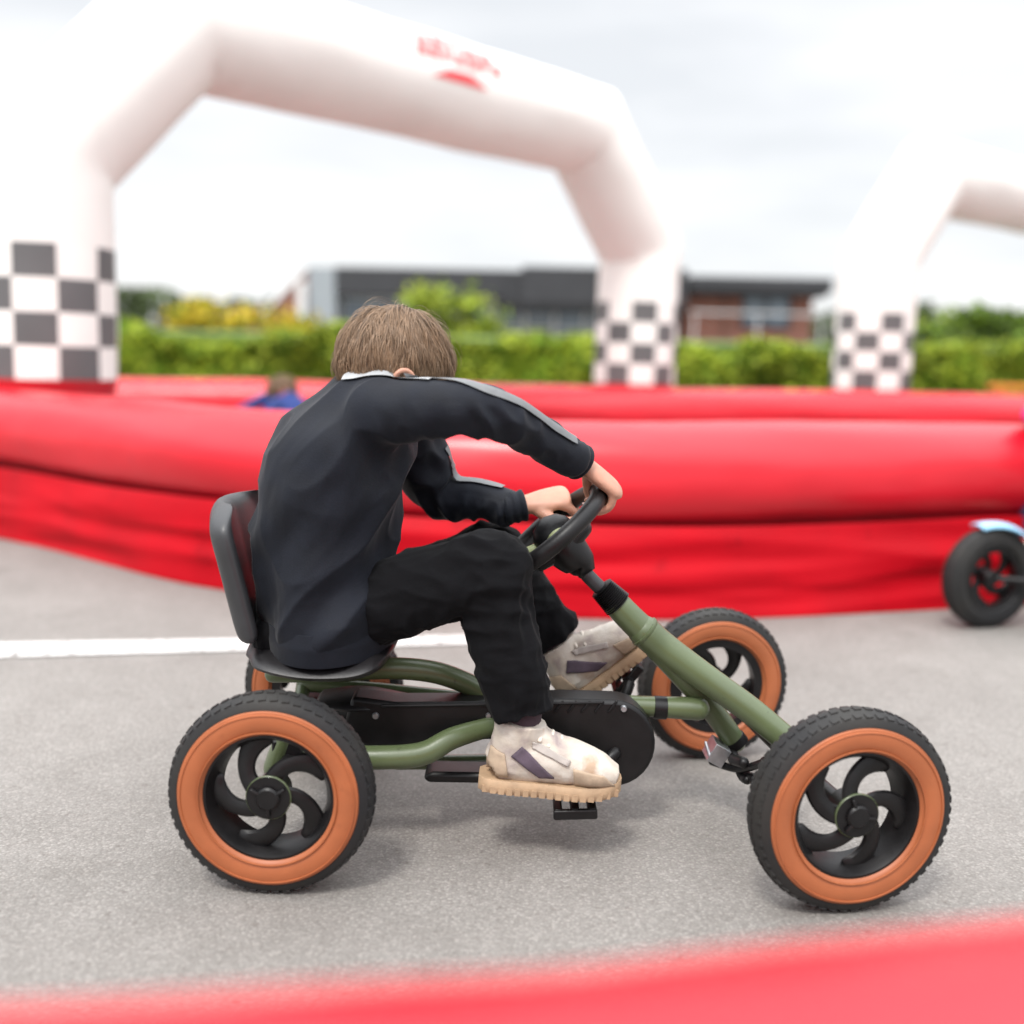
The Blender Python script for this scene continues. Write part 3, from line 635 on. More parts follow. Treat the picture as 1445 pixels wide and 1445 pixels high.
rider = None
J = dict(  # joints, from the pose in the photograph
    pelvis=P(458, 872, Yc), waist=P(452, 800, Yc), mid=P(455, 735, Yc - .01), chest=P(478, 655, Yc - .02), upper=P(507, 588, Yc - .03), neck=P(528, 548, Yc - .03),
    head=P(555, 527, Yc - .035), sh_n=P(530, 585, 1.672), el_n=P(690, 580, 1.625), sh_f=P(560, 590, 1.91), el_f=P(620, 697, 1.955),
    hip_n=P(490, 862, 1.725), kn_n=P(692, 804, 1.665), an_n=P(738, 1022, 1.662), hip_f=P(490, 862, 1.875), kn_f=P(694, 785, 1.935), an_f=P(793, 912, 1.93))
# hands grip the rim
RN = rim_pt(math.radians(100)); RF = rim_pt(math.radians(28))
def frame3(f, n):
    f = unit(f); n = unit(np.asarray(n) - f * np.dot(f, n)); return f, n, np.cross(n, f)     # s: to the left of f, seen with n up
fN, nN, sN = frame3((.72, .24, -.55), (.45, -.22, .85)); wrN = RN - fN * .060 + nN * .025
fF, nF, sF = frame3((.93, .10, .22), (-.20, -.50, .84)); wrF = RF - fF * .078 + nF * .020
def hand(mb, wr, f, n, s, thumb, curl, tcurl, sc=1.0, nails=None):
    """palm, four jointed fingers and a thumb; thumb=+1 puts it on the +s side"""
    s_ = s * thumb
    mb.loft([wr - f * .03, wr, wr + f * .030 * sc, wr + f * .062 * sc, wr + f * .072 * sc], [(.021, .017), (.022, .0155), (.030 * sc, .0145), (.032 * sc, .0125), (.030, .010)], n=16, k=4, ref=tuple(s))
    for i, (o, ln, r) in enumerate(((.0235, .062, .0083), (.0080, .068, .0082), (-.0080, .063, .0078), (-.0225, .050, .0068))):
        p = wr + f * (.064 - .004 * abs(i - 1)) * sc + s_ * o * sc - n * .001; pts = [wr + f * .035 * sc + s_ * o * .8 * sc, p]; a = 0; rs = [r * .9, r * 1.12]
        for k, (fr_, bend) in enumerate(zip((.44, .31, .25), curl)):
            a += bend; dv = f * math.cos(a) - n * math.sin(a) + s_ * (.10 - .07 * i) * (k == 0)
            p = p + unit(dv) * ln * fr_ * sc; pts.append(p); rs.append(r * (1.0, .93, .78)[k])
        mb.loft(pts, rs, n=10, k=3, ref=tuple(s))
        if nails is not None: nails.append((p, unit(f * math.sin(a) + n * math.cos(a)), unit(dv), r))
    p = wr + f * .020 * sc + s_ * .020 * sc - n * .006; pts = [wr + f * .008 - n * .004, p]; rs = [.012, .0125]
    for k, ln in enumerate((.030, .027, .021)):
        dv = unit(f * (.62 + .25 * k) + s_ * (.75 - .42 * k) - n * tcurl[k]); p = p + dv * ln * sc; pts.append(p); rs.append((.0105, .0095, .0072)[k])
    mb.loft(pts, rs, n=10, k=3, ref=tuple(s))
    if nails is not None: nails.append((p, unit(n + s_ * .3), dv, .0078))

HF = unit([.76, .36, -.54]); HR = unit(np.array([.42, -.88, -.12])); HR = unit(HR - HF * np.dot(HR, HF)); HU = np.cross(HR, HF)
HM = np.array([HR, HF, HU]); HC = J['head']
def build_rider():
    global rider
    body = MB(); nails = []
    body.add(*ellipsoid(HC + HU * .012 - HF * .006, HM, (.073, .090, .088), 32, 20))                       # cranium
    body.add(*ellipsoid(HC + HF * .030 - HU * .045, HM, (.058, .060, .062), 28, 18))                       # face and jaw
    body.loft([HC + HF * .080 - HU * .005, HC + HF * .095 - HU * .028, HC + HF * .101 - HU * .040], [(.006, .006), (.008, .008), (.012, .009)], n=12, k=3, ref=tuple(HR))   # nose
    body.loft([HC + HF * .055 - HU * .092 - HR * .01, HC + HF * .060 - HU * .094 + HR * .01], .018, n=12, k=1)   # chin
    for sx in (-1, 1):                                                                                         # ears
        ec = HC + HR * sx * .075 - HU * .012 - HF * .006
        for a0 in np.linspace(-2.2, 2.0, 10):
            q = ec + HU * .026 * math.cos(a0 * .75) * .9 - HF * .015 * math.sin(a0) + HR * sx * (.010 + .004 * math.cos(a0)); q2 = ec + HU * .026 * math.cos((a0 + .45) * .75) * .9 - HF * .015 * math.sin(a0 + .45) + HR * sx * (.010 + .004 * math.cos(a0 + .45))
            body.loft([q, q2], .0048, n=8, k=1)
        body.add(*ellipsoid(ec - HU * .004 + HR * sx * .002, HM, (.007, .014, .023), 14, 10)); body.add(*ellipsoid(ec - HU * .022 + HR * sx * .007, HM, (.005, .007, .008), 12, 8))
    body.loft([J['upper'], J['neck'], HC - HU * .03 - HF * .03], [.05, .043, .044], n=18, k=5)
    body.loft([J['pelvis'], J['mid'], J['chest'], J['upper']], [(.10, .04), (.11, .06), (.12, .07), (.10, .05)], n=24, k=5)
    body.loft([J['upper'] + [0, -.05, 0], J['sh_n'], J['el_n'], J['el_n'] * .5 + wrN * .5, wrN - fN * .004], [.040, .034, .026, .023, .020], n=16, k=5)
    body.loft([J['upper'] + [0, .05, 0], J['sh_f'], J['el_f'], wrF - fF * .01], [.045, .036, .028, .019], n=16, k=5)
    for hp, kn, an in (('hip_n', 'kn_n', 'an_n'), ('hip_f', 'kn_f', 'an_f')):
        body.loft([J['pelvis'], J[hp], (J[hp] + J[kn]) / 2, J[kn], (J[kn] * .6 + J[an] * .4), J[an]], [.05, .045, .043, .036, .034, .028], n=16, k=4)
    hand(body, wrN, fN, nN, sN, +1, (.85, 1.0, .7), (.55, .8, .9), 1.08, nails)
    hand(body, wrF, fF, nF, sF, -1, (.75, 1.0, .7), (.30, .15, .05), .98, nails)
    me = remesh('person', body, .0031, 3)
    rider = bpy.data.objects.new('person', me); COL.objects.link(rider); rider.location = (KX - .12, KY, 0); to_local(me, rider)
    me.materials.append(M['skin']); me.shade_smooth()
    tag(rider, 'brown-haired boy in black tracksuit hunched over the steering wheel of the green kart', 'person', 'children riding karts')
    for p, n_, d_, r in nails: obj('fingernail', MB().add(*ellipsoid(p + n_ * r * .72 + d_ * .002, np.array([np.cross(n_, d_), d_, n_]), (r * .62, r * .8, .0012), 12, 8)), M['nail'], rider)
    for sx in (-1, 1):
        c = HC + HF * .074 + HR * sx * .030 - HU * .008
        e_ = obj('eye', MB().add(*ellipsoid(c, HM, (.012, .012, .011), 20, 14)), M['eye_white'], rider); obj('iris', MB().add(*ellipsoid(c + HF * .0075, HM, (.0055, .005, .0055), 14, 10)), M['iris'], e_)
        obj('eyebrow', MB().loft([c + HU * .018 - HR * .014 + HF * .006, c + HU * .021 + HF * .009, c + HU * .018 + HR * .014 + HF * .006], .003, n=8, k=3), M['hair'], rider)
    obj('lips', MB().loft([HC + HF * .082 - HU * .066 - HR * .018, HC + HF * .091 - HU * .065, HC + HF * .082 - HU * .066 + HR * .018], [(.003, .004), (.005, .006), (.003, .004)], n=10, k=4), M['lip'], rider)
    # ---- hair: a cap and several thousand tapered strands falling from the crown
    HA = np.array([.0745, .0925, .0925]); hc = HC + HU * .012 - HF * .006
    WH = unit([-.05, -.30, .95])
    def hairline(d):     # d: unit direction in head axes (right, front, up)
        if d[1] > .35: return .18 + .25 * (d[1] - .35)
        if d[1] > -.12 and abs(d[0]) > .6: return -.02 if d[1] > .05 else -.05
        return -.62 if d[1] < -.3 else -.3
    cap = MB(); V, Fc = ellipsoid((0, 0, 0), np.eye(3), (1, 1, 1), 48, 32); keep = [f for f in Fc if all(V[i][2] > hairline(V[i]) for i in f)]
    cap.add(V * (HA - .0025) @ HM + hc, keep)
    st = MB(); nst = 0; SV = []; SF = []; base = 0
    def strand(d0, ln, lift, wd, jit):
        nonlocal base
        d = d0.copy(); h = 0.; pts = []; nseg = 7; tw = RNG.normal(0, .18)
        for k in range(nseg):
            u = k / (nseg - 1); pts.append((hc + (d * (HA + lift * math.sin(PI * min(1, u * .85 + .1)) + .0015)) @ HM, (d / HA) @ HM))
            away = d * np.dot(d, WH) - WH; away = away / (np.linalg.norm(away) + 1e-6); gr = HM @ np.array([0.10, -.0, -1.0]); gr = gr - d * np.dot(gr, d)
            t_ = unit(away * (1.1 - .6 * u) + gr * (.35 + .8 * u) + np.cross(d, away) * (tw + .25) + jit)
            d = unit(d + t_ * ln / (nseg - 1) / .088)
        prev = None
        for k, (p, n_) in enumerate(pts):
            n_ = unit(n_); tg = unit(pts[min(k + 1, nseg - 1)][0] - pts[max(k - 1, 0)][0]); sd = np.cross(n_, tg); w_ = wd * (1 - (k / (nseg - 1)) ** 2 * .85)
            SV.extend([p + sd * w_, p + n_ * w_ * .7, p - sd * w_])
        for k in range(nseg - 1):
            a = base + k * 3; SF.extend([(a, a + 1, a + 4, a + 3), (a + 1, a + 2, a + 5, a + 4)])
        base += nseg * 3
    made = 0
    while made < 1350:
        d = unit(RNG.normal(size=3))
        if d[2] < hairline(d) + .06: continue
        made += 1; cl_j = RNG.normal(0, .20, 3); lf = abs(RNG.normal(.001, .0040)); ln = RNG.uniform(.045, .075)
        if d[2] < -.05: ln *= .5
        for q in range(9):
            strand(unit(d + RNG.normal(0, .045, 3)), ln * RNG.uniform(.8, 1.1), lf * RNG.uniform(.6, 1.2), RNG.uniform(.0004, .0009), cl_j + RNG.normal(0, .05, 3))
    for q in range(45):
        d = unit(WH + RNG.normal(0, .5, 3))
        if d[2] > .3: strand(d, RNG.uniform(.05, .08), RNG.uniform(.010, .022), .00045, RNG.normal(0, .4, 3))
    cap.add(SV, SF); hr = obj('hair', cap, M['hair'], rider, angle=80)
    # ---- trousers
    tr = MB()
    tr.loft([P(400, 878, Yc), P(455, 868, Yc), P(520, 855, Yc)], [(.12, .050), (.140, .060), (.12, .050)], n=24, k=5)
    for hp, kn, an, s_ in (('hip_n', 'kn_n', 'an_n', -1), ('hip_f', 'kn_f', 'an_f', 1)):
        h_, k_, a_ = J[hp], J[kn], J[an]; knee = k_ + unit(k_ - (h_ + a_) / 2) * .006
        tr.loft([P(430, 872, h_[1]), h_, h_ * .55 + k_ * .45, h_ * .18 + k_ * .82, knee, k_ * .78 + a_ * .22 + [-.004, 0, 0], k_ * .42 + a_ * .58, a_ * .88 + k_ * .12, a_ * .91 + k_ * .09], [.050, .062, .067, .062, .060, .057, .0545, .054, .056], n=22, k=6, cap='flat')
    def fold_t(p, n_):
        v = Vector(p); d = 0
        for kn, an, hp in ((J['kn_n'], J['an_n'], J['hip_n']), (J['kn_f'], J['an_f'], J['hip_f'])):
            if abs(p[1] - kn[1]) < .1:
                kd = np.linalg.norm(p - kn); t_ = unit(an - kn); sh = np.dot(p - kn, t_)
                if sh > 0:   # long vertical folds down the shin, bunching at the cuff
                    d += .0055 * min(1, sh / .06) * (1 - abs(noise.noise(Vector((p[0] * 34, p[1] * 34, p[2] * 6)))) * 2.2)
                    if sh > .13: d += .0035 * noise.noise(Vector((p[0] * 22 + p[2] * 9, p[1] * 22, p[2] * 26)))
                b = math.exp(-(kd / .085) ** 2)
                q = p - kn; d += b * .009 * (1 - abs(noise.noise(Vector((q[0] * 14 + q[2] * 22, q[1] * 20, q[2] * 12 - q[0] * 10 + 3)))) * 2.6)
        d += .004 * noise.noise(v * 17) + .0045 * (1 - abs(noise.noise(Vector((p[0] * 9 + p[2] * 26, p[1] * 12, p[2] * 22 - p[0] * 8)))) * 2)
        return d - .004
    me = remesh('trousers', tr, .0036, 4, fold_t); tro = obj('trousers', to_local(me, rider), M['trouser'], rider, angle=180)
    # ---- jacket
    jk = MB(); hem = P(468, 888, Yc)
    tors = [P(475, 896, Yc), P(474, 862, Yc), P(466, 800, Yc), P(462, 735, Yc - .01), P(478, 668, Yc - .02), P(505, 606, Yc - .025), P(524, 562, Yc - .03), P(533, 545, Yc - .03)]
    jk.loft(tors, [(.184, .108), (.188, .110), (.178, .108), (.168, .113), (.164, .112), (.152, .092), (.112, .066), (.070, .046)], n=36, k=6, cap='flat')
    jk.loft([P(480, 640, 1.80), P(508, 606, 1.735), J['sh_n'] + [.006, .008, -.006], P(600, 577, 1.632), J['el_n'], J['el_n'] * .55 + wrN * .45 + [0, 0, .003], wrN - unit(wrN - J['el_n']) * .022], [.040, .056, .0535, .0470, .0395, .0345, .0300], n=24, k=6, cap='flat')
    jk.loft([P(500, 640, 1.80), P(525, 606, 1.85), J['sh_f'] + [0, -.01, 0], (J['sh_f'] + J['el_f']) / 2, J['el_f'], (J['el_f'] + wrF) / 2, wrF - fF * .028], [.040, .060, .060, .052, .042, .036, .032], n=24, k=6, cap='flat')
    jk.loft([P(540, 562, 1.70), P(560, 548, 1.72), P(590, 556, 1.78)], [.04, .038, .035], n=16, k=4)
    armdir = unit(wrN - J['sh_n'])
    def fold_j(p, n_):
        # long soft folds running from the armpit to the hem; tighter creases on the sleeves
        px = np.dot(p - J['el_n'], armdir); d = 0
        st_ = lambda x: min(1., max(0., x)) ** 2 * (3 - 2 * min(1., max(0., x)))
        wn = st_((p[0] - J['sh_n'][0] + .03) / .09) * st_((1.73 - p[1]) / .05) * st_((p[2] - .59) / .04)
        wf = st_((p[1] - 1.83) / .05) * st_((p[0] + .20) / .08) * st_((p[2] - .49) / .04)
        da_k = 1 - .85 * min(1, max(0, float(np.dot(n_, (.1, -.55, .82))) - .35) / .4)
        wa = max(wn, wf); e_ = math.exp(-(px / .06) ** 2) if wn > wf else 1
        da = (.0035 + .006 * e_) * (1 - abs(noise.noise(Vector((p[0] * 30 + p[2] * 14, p[1] * 16, p[2] * 16 - p[0] * 5)))) * 2.3)
        a = p[0] * .80 - p[2] * .60; b = p[0] * .60 + p[2] * .80      # folds slope down towards the back
        db = .0135 * (1 - abs(noise.noise(Vector((a * 13, p[1] * 8, b * 2.8)))) * 2.6) + .0035 * noise.noise(Vector((a * 36, p[1] * 14, b * 9)))
        db += .008 * (1 - abs(noise.noise(Vector((a * 7 + 4, p[1] * 9, b * 6)))) * 2.6)
        z0 = J['pelvis'][2]; h = p[2] - (z0 - .02); db *= min(1, max(.15, h / .05))
        d = da * da_k * wa + db * (1 - wa)
        return d - .002
    me = remesh('jacket', jk, .0037, 14, fold_j, soft=((P(512, 592, 1.70), .062, 140), (P(520, 592, 1.89), .06, 100))); jo = obj('jacket', to_local(me, rider), M['jacket'], rider, angle=180)
    off = np.array(rider.location)
    tree = BVHTree.FromPolygons([v.co for v in me.vertices], [tuple(p.vertices) for p in me.polygons])
    def tape(path, ref_up, wd, name, m_, parent, k=10, lift=.0040, up2=None):
        """ribbon laid on the jacket by dropping rays from outside"""
        c = spline(np.array(path), k); t = np.gradient(c, axis=0); V = []; nw = 6
        for i in range(len(c)):
            f_ = i / (len(c) - 1); up = unit(np.asarray(ref_up) * (1 - f_) + np.asarray(up2 if up2 is not None else ref_up) * f_); up = unit(up - unit(t[i]) * np.dot(up, unit(t[i]))); sd = np.cross(unit(t[i]), up)
            for j in range(nw):
                q = c[i] + sd * wd * (j / (nw - 1) - .5) + up * .20; h_ = tree.ray_cast(Vector(q - off), Vector(-up))
                V.append((np.array(h_[0]) + off + np.array(h_[1]) * lift) if h_[0] is not None and (Vector(c[i] - off) - h_[0]).length < .09 else c[i] + up * .05)
        A_ = np.array(V).reshape(len(c), nw, 3)
        for _ in range(2): A_[1:-1] = .5 * A_[1:-1] + .25 * (A_[:-2] + A_[2:])
        V = A_.reshape(-1, 3)
        mb = MB().add(V, [(i * nw + j, i * nw + j + 1, (i + 1) * nw + j + 1, (i + 1) * nw + j) for i in range(len(c) - 1) for j in range(nw - 1)])
        return obj(name, mb, m_, parent, angle=180)
    tape([P(556, 545, 1.70), P(585, 556, 1.665), P(640, 568, 1.64), J['el_n'], J['el_n'] * .5 + wrN * .5, J['el_n'] * .25 + wrN * .75], (.0, -.55, .83), .0165, 'sleeve_stripe', M['reflective'], jo, up2=(.35, -.62, .7))
    tape([P(510, 552, 1.72), P(538, 545, 1.70), P(562, 549, 1.69), P(590, 556, 1.675), P(622, 562, 1.66)], (-.05, -.80, .60), .020, 'shoulder_piping', M['piping'], jo)
    fa = [J['sh_f'] * .5 + J['el_f'] * .5, J['el_f'] * .9 + J['sh_f'] * .1, J['el_f'] * .6 + wrF * .4, J['el_f'] * .25 + wrF * .75]
    tape(fa, (.5, -.35, .8), .017, 'sleeve_stripe', M['reflective'], jo, up2=(.1, -.35, .9))
    # collar, cuffs and ribbed hem
    cc = MB(); nd = unit(HC - J['upper']); nk = J['neck'] + nd * .020 + [.004, 0, .004]
    ca = unit(np.cross(nd, [0, 1, 0])); cb = np.cross(nd, ca)
    pts = [nk + (math.cos(a) * ca * .060 + math.sin(a) * cb * .066) for a in np.linspace(0, 2 * PI, 17)[:-1]]
    cc.loft(pts, [(.027, .0075)] * 16, n=14, k=4, closed=True, ref=tuple(nd)); obj('collar', cc, M['reflective'], jo)
    fore = unit(unit(wrN - J['el_n']) * .75 + fN * .35)
    for wr, f_, r in ((wrN, fore, .0305), (wrF, fF, .0285)):
        cu = MB(); pr = [(r * .80, .002)] + [(r + .0012 * math.sin(i * 1.1), .0 - .0025 * i) for i in range(15)] + [(r * .85, -.040)]
        cu.add(*lathe(pr, wr - f_ * .004, f_, 40)); obj('cuff', cu, M['jacket'], jo)
    hm = MB(); hp_ = [(P(475 - .2 * i, 899 - 6 * i, Yc), (.1915 - .0010 * abs(i - 4), .1145 - .0008 * abs(i - 4))) for i in range(0, 8)]
    hm.loft([q[0] for q in hp_], [q[1] for q in hp_], n=48, k=2, cap='flat'); obj('hem_band', hm, M['jacket'], jo)
    # ---- shoes
    def shoe(an, f_, up, Y_s):
        f_ = unit(f_); up = unit(np.asarray(up) - f_ * np.dot(up, f_)); s_ = np.cross(up, f_); Q = lambda x, y, z: an + f_ * x + s_ * y + up * z
        mb = MB()
        mb.loft([Q(-.046, 0, -.062), Q(-.020, 0, -.046), Q(.03, 0, -.042), Q(.080, 0, -.046), Q(.124, 0, -.056), Q(.154, 0, -.064)], [(.028, .030), (.037, .042), (.039, .043), (.042, .037), (.041, .029), (.026, .018)], n=22, k=5, ref=tuple(s_), cap='flat')
        mb.loft([Q(-.016, 0, -.060), Q(-.012, 0, -.020), Q(-.008, 0, .020)], [(.037, .044), (.037, .043), (.040, .043)], n=20, k=4, ref=tuple(s_), cap='flat')
        mb.loft([Q(.010, 0, .016), Q(.030, 0, -.004), Q(.062, 0, -.016), Q(.088, 0, -.024)], [(.022, .014), (.025, .014), (.026, .012), (.024, .009)], n=14, k=4, ref=tuple(s_))
        me = remesh('shoe', mb, .0029, 3, lambda p, n_: .0016 * noise.noise(Vector(p) * 60)); so_ = obj('shoe', to_local(me, rider), M['shoe'], rider, angle=180)
        off_ = np.array(rider.location); tr_ = BVHTree.FromPolygons([v.co for v in me.vertices], [tuple(p_.vertices) for p_ in me.polygons])
        def overlay(name, c4, m_):       # a sewn-on panel laid over both flanks of the shoe
            for sg in (-1, 1):
                V = []; nu, nv = 13, 7
                for b_ in range(nv):
                    for a_ in range(nu):
                        u, v = a_ / (nu - 1), b_ / (nv - 1); x, z = (1 - v) * ((1 - u) * np.array(c4[0]) + u * np.array(c4[1])) + v * ((1 - u) * np.array(c4[3]) + u * np.array(c4[2]))
                        q = Q(x, sg * .12, z); h_ = tr_.ray_cast(Vector(q - off_), Vector(-s_ * sg))
                        V.append(np.array(h_[0]) + off_ + np.array(h_[1]) * .0022 if h_[0] is not None and h_[3] < .12 else Q(x, 0, z))
                o_ = obj(name, MB().add(V, [(b_ * nu + a_, b_ * nu + a_ + 1, (b_ + 1) * nu + a_ + 1, (b_ + 1) * nu + a_) for b_ in range(nv - 1) for a_ in range(nu - 1)]), m_, so_, angle=180)
                t_ = o_.modifiers.new('t', 'SOLIDIFY'); t_.thickness = .003; t_.offset = 0
        overlay('heel_panel', ((-.060, -.066), (-.022, -.066), (-.030, -.028), (-.052, -.022)), M['shoe_tan'])
        overlay('side_panel', ((-.020, -.030), (.028, -.062), (.052, -.060), (-.004, -.012)), M['shoe_dark'])
        overlay('toe_panel', ((.085, -.068), (.150, -.068), (.130, -.050), (.080, -.040)), M['shoe_tan'])
        overlay('eyelet_panel', ((.012, -.016), (.072, -.038), (.076, -.030), (.012, -.004)), M['shoe_grey'])
        sol = MB(); prof = [(-.070, .020), (-.055, .033), (-.018, .0375), (.030, .0375), (.080, .042), (.124, .040), (.154, .026), (.163, .010)]
        c = spline(np.array(prof), 5); ringp = [(x, y) for x, y in c] + [(x, -y) for x, y in c[::-1]]; nR = len(ringp); V = []
        lev = [(-.074, .94), (-.078, 1.02), (-.086, 1.04), (-.093, 1.02), (-.096, .96)]
        for z, sc in lev: V += [Q(x if abs(y) > .012 else x, y * sc, z + (.010 * max(0, (x - .09) / .07) ** 2)) for x, y in ringp]
        Fc = [(i * nR + j, i * nR + (j + 1) % nR, (i + 1) * nR + (j + 1) % nR, (i + 1) * nR + j) for i in range(len(lev) - 1) for j in range(nR)] + [tuple(range(nR)), tuple(range((len(lev) - 1) * nR, len(lev) * nR))]
        sol.add(V, Fc); Rm = np.c_[f_, s_, up]
        for i in range(17):
            x = -.058 + i * .0132
            yy = np.interp(x, [q[0] for q in prof], [q[1] for q in prof])
            for sg in (-1, 1): sol.box(Q(x, sg * (yy * 1.03), -.090 + (.010 * max(0, (x - .09) / .07) ** 2)), (.0095, .003, .011), Rm)
            sol.box(Q(x, 0, -.0965 + (.010 * max(0, (x - .09) / .07) ** 2)), (.0085, yy * 1.7, .005), Rm)
        obj('sole', sol, M['sole_tan'], so_, angle=35)
        lc = MB()
        for i in range(5):
            x = .024 + .015 * i; z = .012 - .0085 * i
            lc.loft([Q(x, -.026, z - .016), Q(x + .006, 0, z), Q(x, .026, z - .016)], .0036, n=8, k=4, ref=tuple(f_))
        obj('shoelace', lc, M['lace'], so_)
        sk = MB().loft([Q(-.008, 0, -.01), Q(-.006, 0, .03), Q(-.003, 0, .06)], .031, n=18, k=2); obj('sock', sk, M['sock'], rider)
    shoe(J['an_n'] + np.array([.004, 0, -.012]), (1, -.02, -.055), (0.05, 0, 1), 1.662)
    shoe(J['an_f'] + np.array([.004, 0, -.004]), (.72, -.02, .60), (-.55, 0, .80), 1.93)
build_rider()

# ------------------------------------------------------------------ the two other karts and their riders
KSWAP = {'olive_paint': M['dark_frame'], 'tan_sidewall': M['rubber'], 'pale_green_plastic': M['light_blue'], 'grey_vinyl': M['black_vinyl']}
def second(loc, yaw, scale, kl, rl, kswap, rswap, steer=0):
    k = dup(kart, None, kswap); k.location = loc; k.rotation_euler.z = yaw; k.scale = (scale,) * 3; k['label'] = kl
    r = dup(rider, None, rswap); rel = Matrix.Rotation(yaw, 3, 'Z') @ (Vector(rider.location) - Vector(kart.location)) * scale
    r.location = Vector(loc) + rel; r.rotation_euler.z = yaw; r.scale = (scale,) * 3; r['label'] = rl
    if steer:
        for c in k.children:
            if c.name.startswith('wheel') and c.location.x > 0: c.rotation_euler.z = steer
    return k, r
yaw2 = PI + 1.12; fr2 = Vector((.467, -.275, 0)); tgt = G(1388, 884)
loc2 = Vector((tgt[0], tgt[1], 0)) - Matrix.Rotation(yaw2, 3, 'Z') @ fr2
k2, r2 = second(loc2, yaw2, 1.0, 'black pedal go-kart with a light blue mudguard, half cut off at the right edge', 'child in magenta top riding the black kart at the right edge', KSWAP, {'navy_black_jersey': M['magenta'], 'black_sweatpants': M['navy']}, steer=-1.0)
r2.scale = (.80,) * 3; r2.location = Vector(r2.location) + Matrix.Rotation(yaw2, 3, 'Z') @ Vector((.03, -.06, .05))
mg = MB(); V = []; wh2 = [c for c in k2.children if c.name.startswith('wheel') and c.location.x > 0 and c.location.y < 0][0]
for i in range(13):
    a = math.radians(72 + 62 * i / 12)
    for (y_, dr) in ((-.04, -.008), (-.034, 0), (0, .006), (.034, 0), (.04, -.008)): V.append([(.170 + dr) * math.cos(a), y_, (.170 + dr) * math.sin(a)])
mg.add(V, [(i * 5 + j, i * 5 + j + 1, (i + 1) * 5 + j + 1, (i + 1) * 5 + j) for i in range(12) for j in range(4)])
mgo = obj('mudguard', mg.mesh('mudguard'), M['light_blue'], None, angle=60); mgo.parent = k2; mgo.location = wh2.location; mgo.rotation_euler.z = -1.0
sd_ = mgo.modifiers.new('t', 'SOLIDIFY'); sd_.thickness = .004
l3 = P(352, 560, 5.6)
second((l3[0] - .03, 5.6, -.075), PI - .15, .82, 'small black pedal kart mostly hidden behind the near red tube at the left', 'small child in a blue top bent low on a kart between the two red tubes', {**KSWAP, 'grey_vinyl': M['magenta']},
       {'navy_black_jersey': M['blue_jacket'], 'black_sweatpants': M['magenta'], 'grey_stripe_tape': M['magenta']})

# ------------------------------------------------------------------ planting
def leaves(pts, size, nrm=None, seed=0):
    r = np.random.default_rng(seed); n = len(pts); a = r.normal(size=(n, 3)); a /= np.linalg.norm(a, axis=1)[:, None]
    b = np.cross(a, r.normal(size=(n, 3))); b /= np.linalg.norm(b, axis=1)[:, None]; s = size * r.uniform(.6, 1.4, (n, 1))
    V = np.stack([pts - a * s, pts + b * s * .45, pts + a * s, pts - b * s * .45], 1).reshape(-1, 3)
    return V, [(4 * i, 4 * i + 1, 4 * i + 2, 4 * i + 3) for i in range(n)]
def hedge(x0, x1, y0, y1, h, n, seed, base=-.06):
    r = np.random.default_rng(seed); pts = []
    xs_ = r.uniform(x0, x1, n); fr_ = r.random(n)
    for x, q in zip(xs_, fr_):
        hh = h * (1 + .22 * noise.noise(Vector((x * .7, seed, 0))) + .16 * noise.noise(Vector((x * 2.6, seed, 4)))); d = abs(r.normal(0, .06))
        if q < .6: z = r.uniform(0, hh); y = y0 + .20 * noise.noise(Vector((x * 1.5, z * 2.3, seed))) + d
        else: y = r.uniform(y0, y1); z = hh + .12 * noise.noise(Vector((x * 2, y * 2, seed))) - d
        pts.append((x, y, base + z))
    return np.array(pts)
hx = MB()
hx.add(*leaves(hedge(-9, 9.5, 12.6, 13.8, .93, 52000, 3), .055, seed=1), 0)
hx.add(*leaves(hedge(-9, 9.5, 12.55, 13.8, .97, 16000, 3), .05, seed=2), 1)
n0 = 24
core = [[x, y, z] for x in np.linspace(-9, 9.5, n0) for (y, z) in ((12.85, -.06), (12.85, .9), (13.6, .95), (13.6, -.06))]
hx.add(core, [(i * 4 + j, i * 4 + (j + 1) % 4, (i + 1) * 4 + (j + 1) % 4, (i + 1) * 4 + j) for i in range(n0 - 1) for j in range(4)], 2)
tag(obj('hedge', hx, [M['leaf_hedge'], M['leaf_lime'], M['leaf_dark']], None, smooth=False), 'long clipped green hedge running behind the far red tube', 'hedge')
def shrub(name, c, rad, n, leaf, mats, label, cat, seed, gaps=.25, stems=7, group=None):
    r = np.random.default_rng(seed); c = np.array(c, float); rad = np.array(rad, float)
    root = thing(name, (c[0], c[1], -.06), label, cat, group); pts = []; cl_ = []
    for i in range(int(26)):
        d = r.normal(size=3); d /= np.linalg.norm(d); cl_.append((d * r.uniform(.35, .95), r.uniform(.18, .38)))
    while len(pts) < n:
        cc_, rr = cl_[r.integers(len(cl_))]; p = cc_ + r.normal(size=3) * rr * .55
        if p[2] < -1 or noise.noise(Vector(p * 2.1) + Vector((seed, 0, 0))) < -gaps: continue
        pts.append(c + p * rad)
    pts = np.array(pts); mi = [int(x) for x in (r.random(n) < .35)]; V, Fc = leaves(pts, leaf, seed=seed)
    obj('foliage', MB().add(V, Fc, mi), mats, root, smooth=False)
    st_ = MB()
    for i in range(stems):
        q = cl_[i][0]; tip = c + q * rad * .9; b0 = np.array([c[0] + r.normal() * .08, c[1] + r.normal() * .08, -.06]); st_.loft([b0, (b0 + tip) / 2 + r.normal(size=3) * .05, tip], [.035, .022, .006], n=8, k=3)
    obj('stem', st_, M['bark'], root); return root
y = P(290, 440, 14.6); shrub('gorse_bush', (y[0], 14.6, .85), (.75, .6, .55), 3800, .05, [M['leaf_yellow'], M['leaf_lime']], 'yellow flowering bush rising above the left end of the hedge', 'bush', 11)
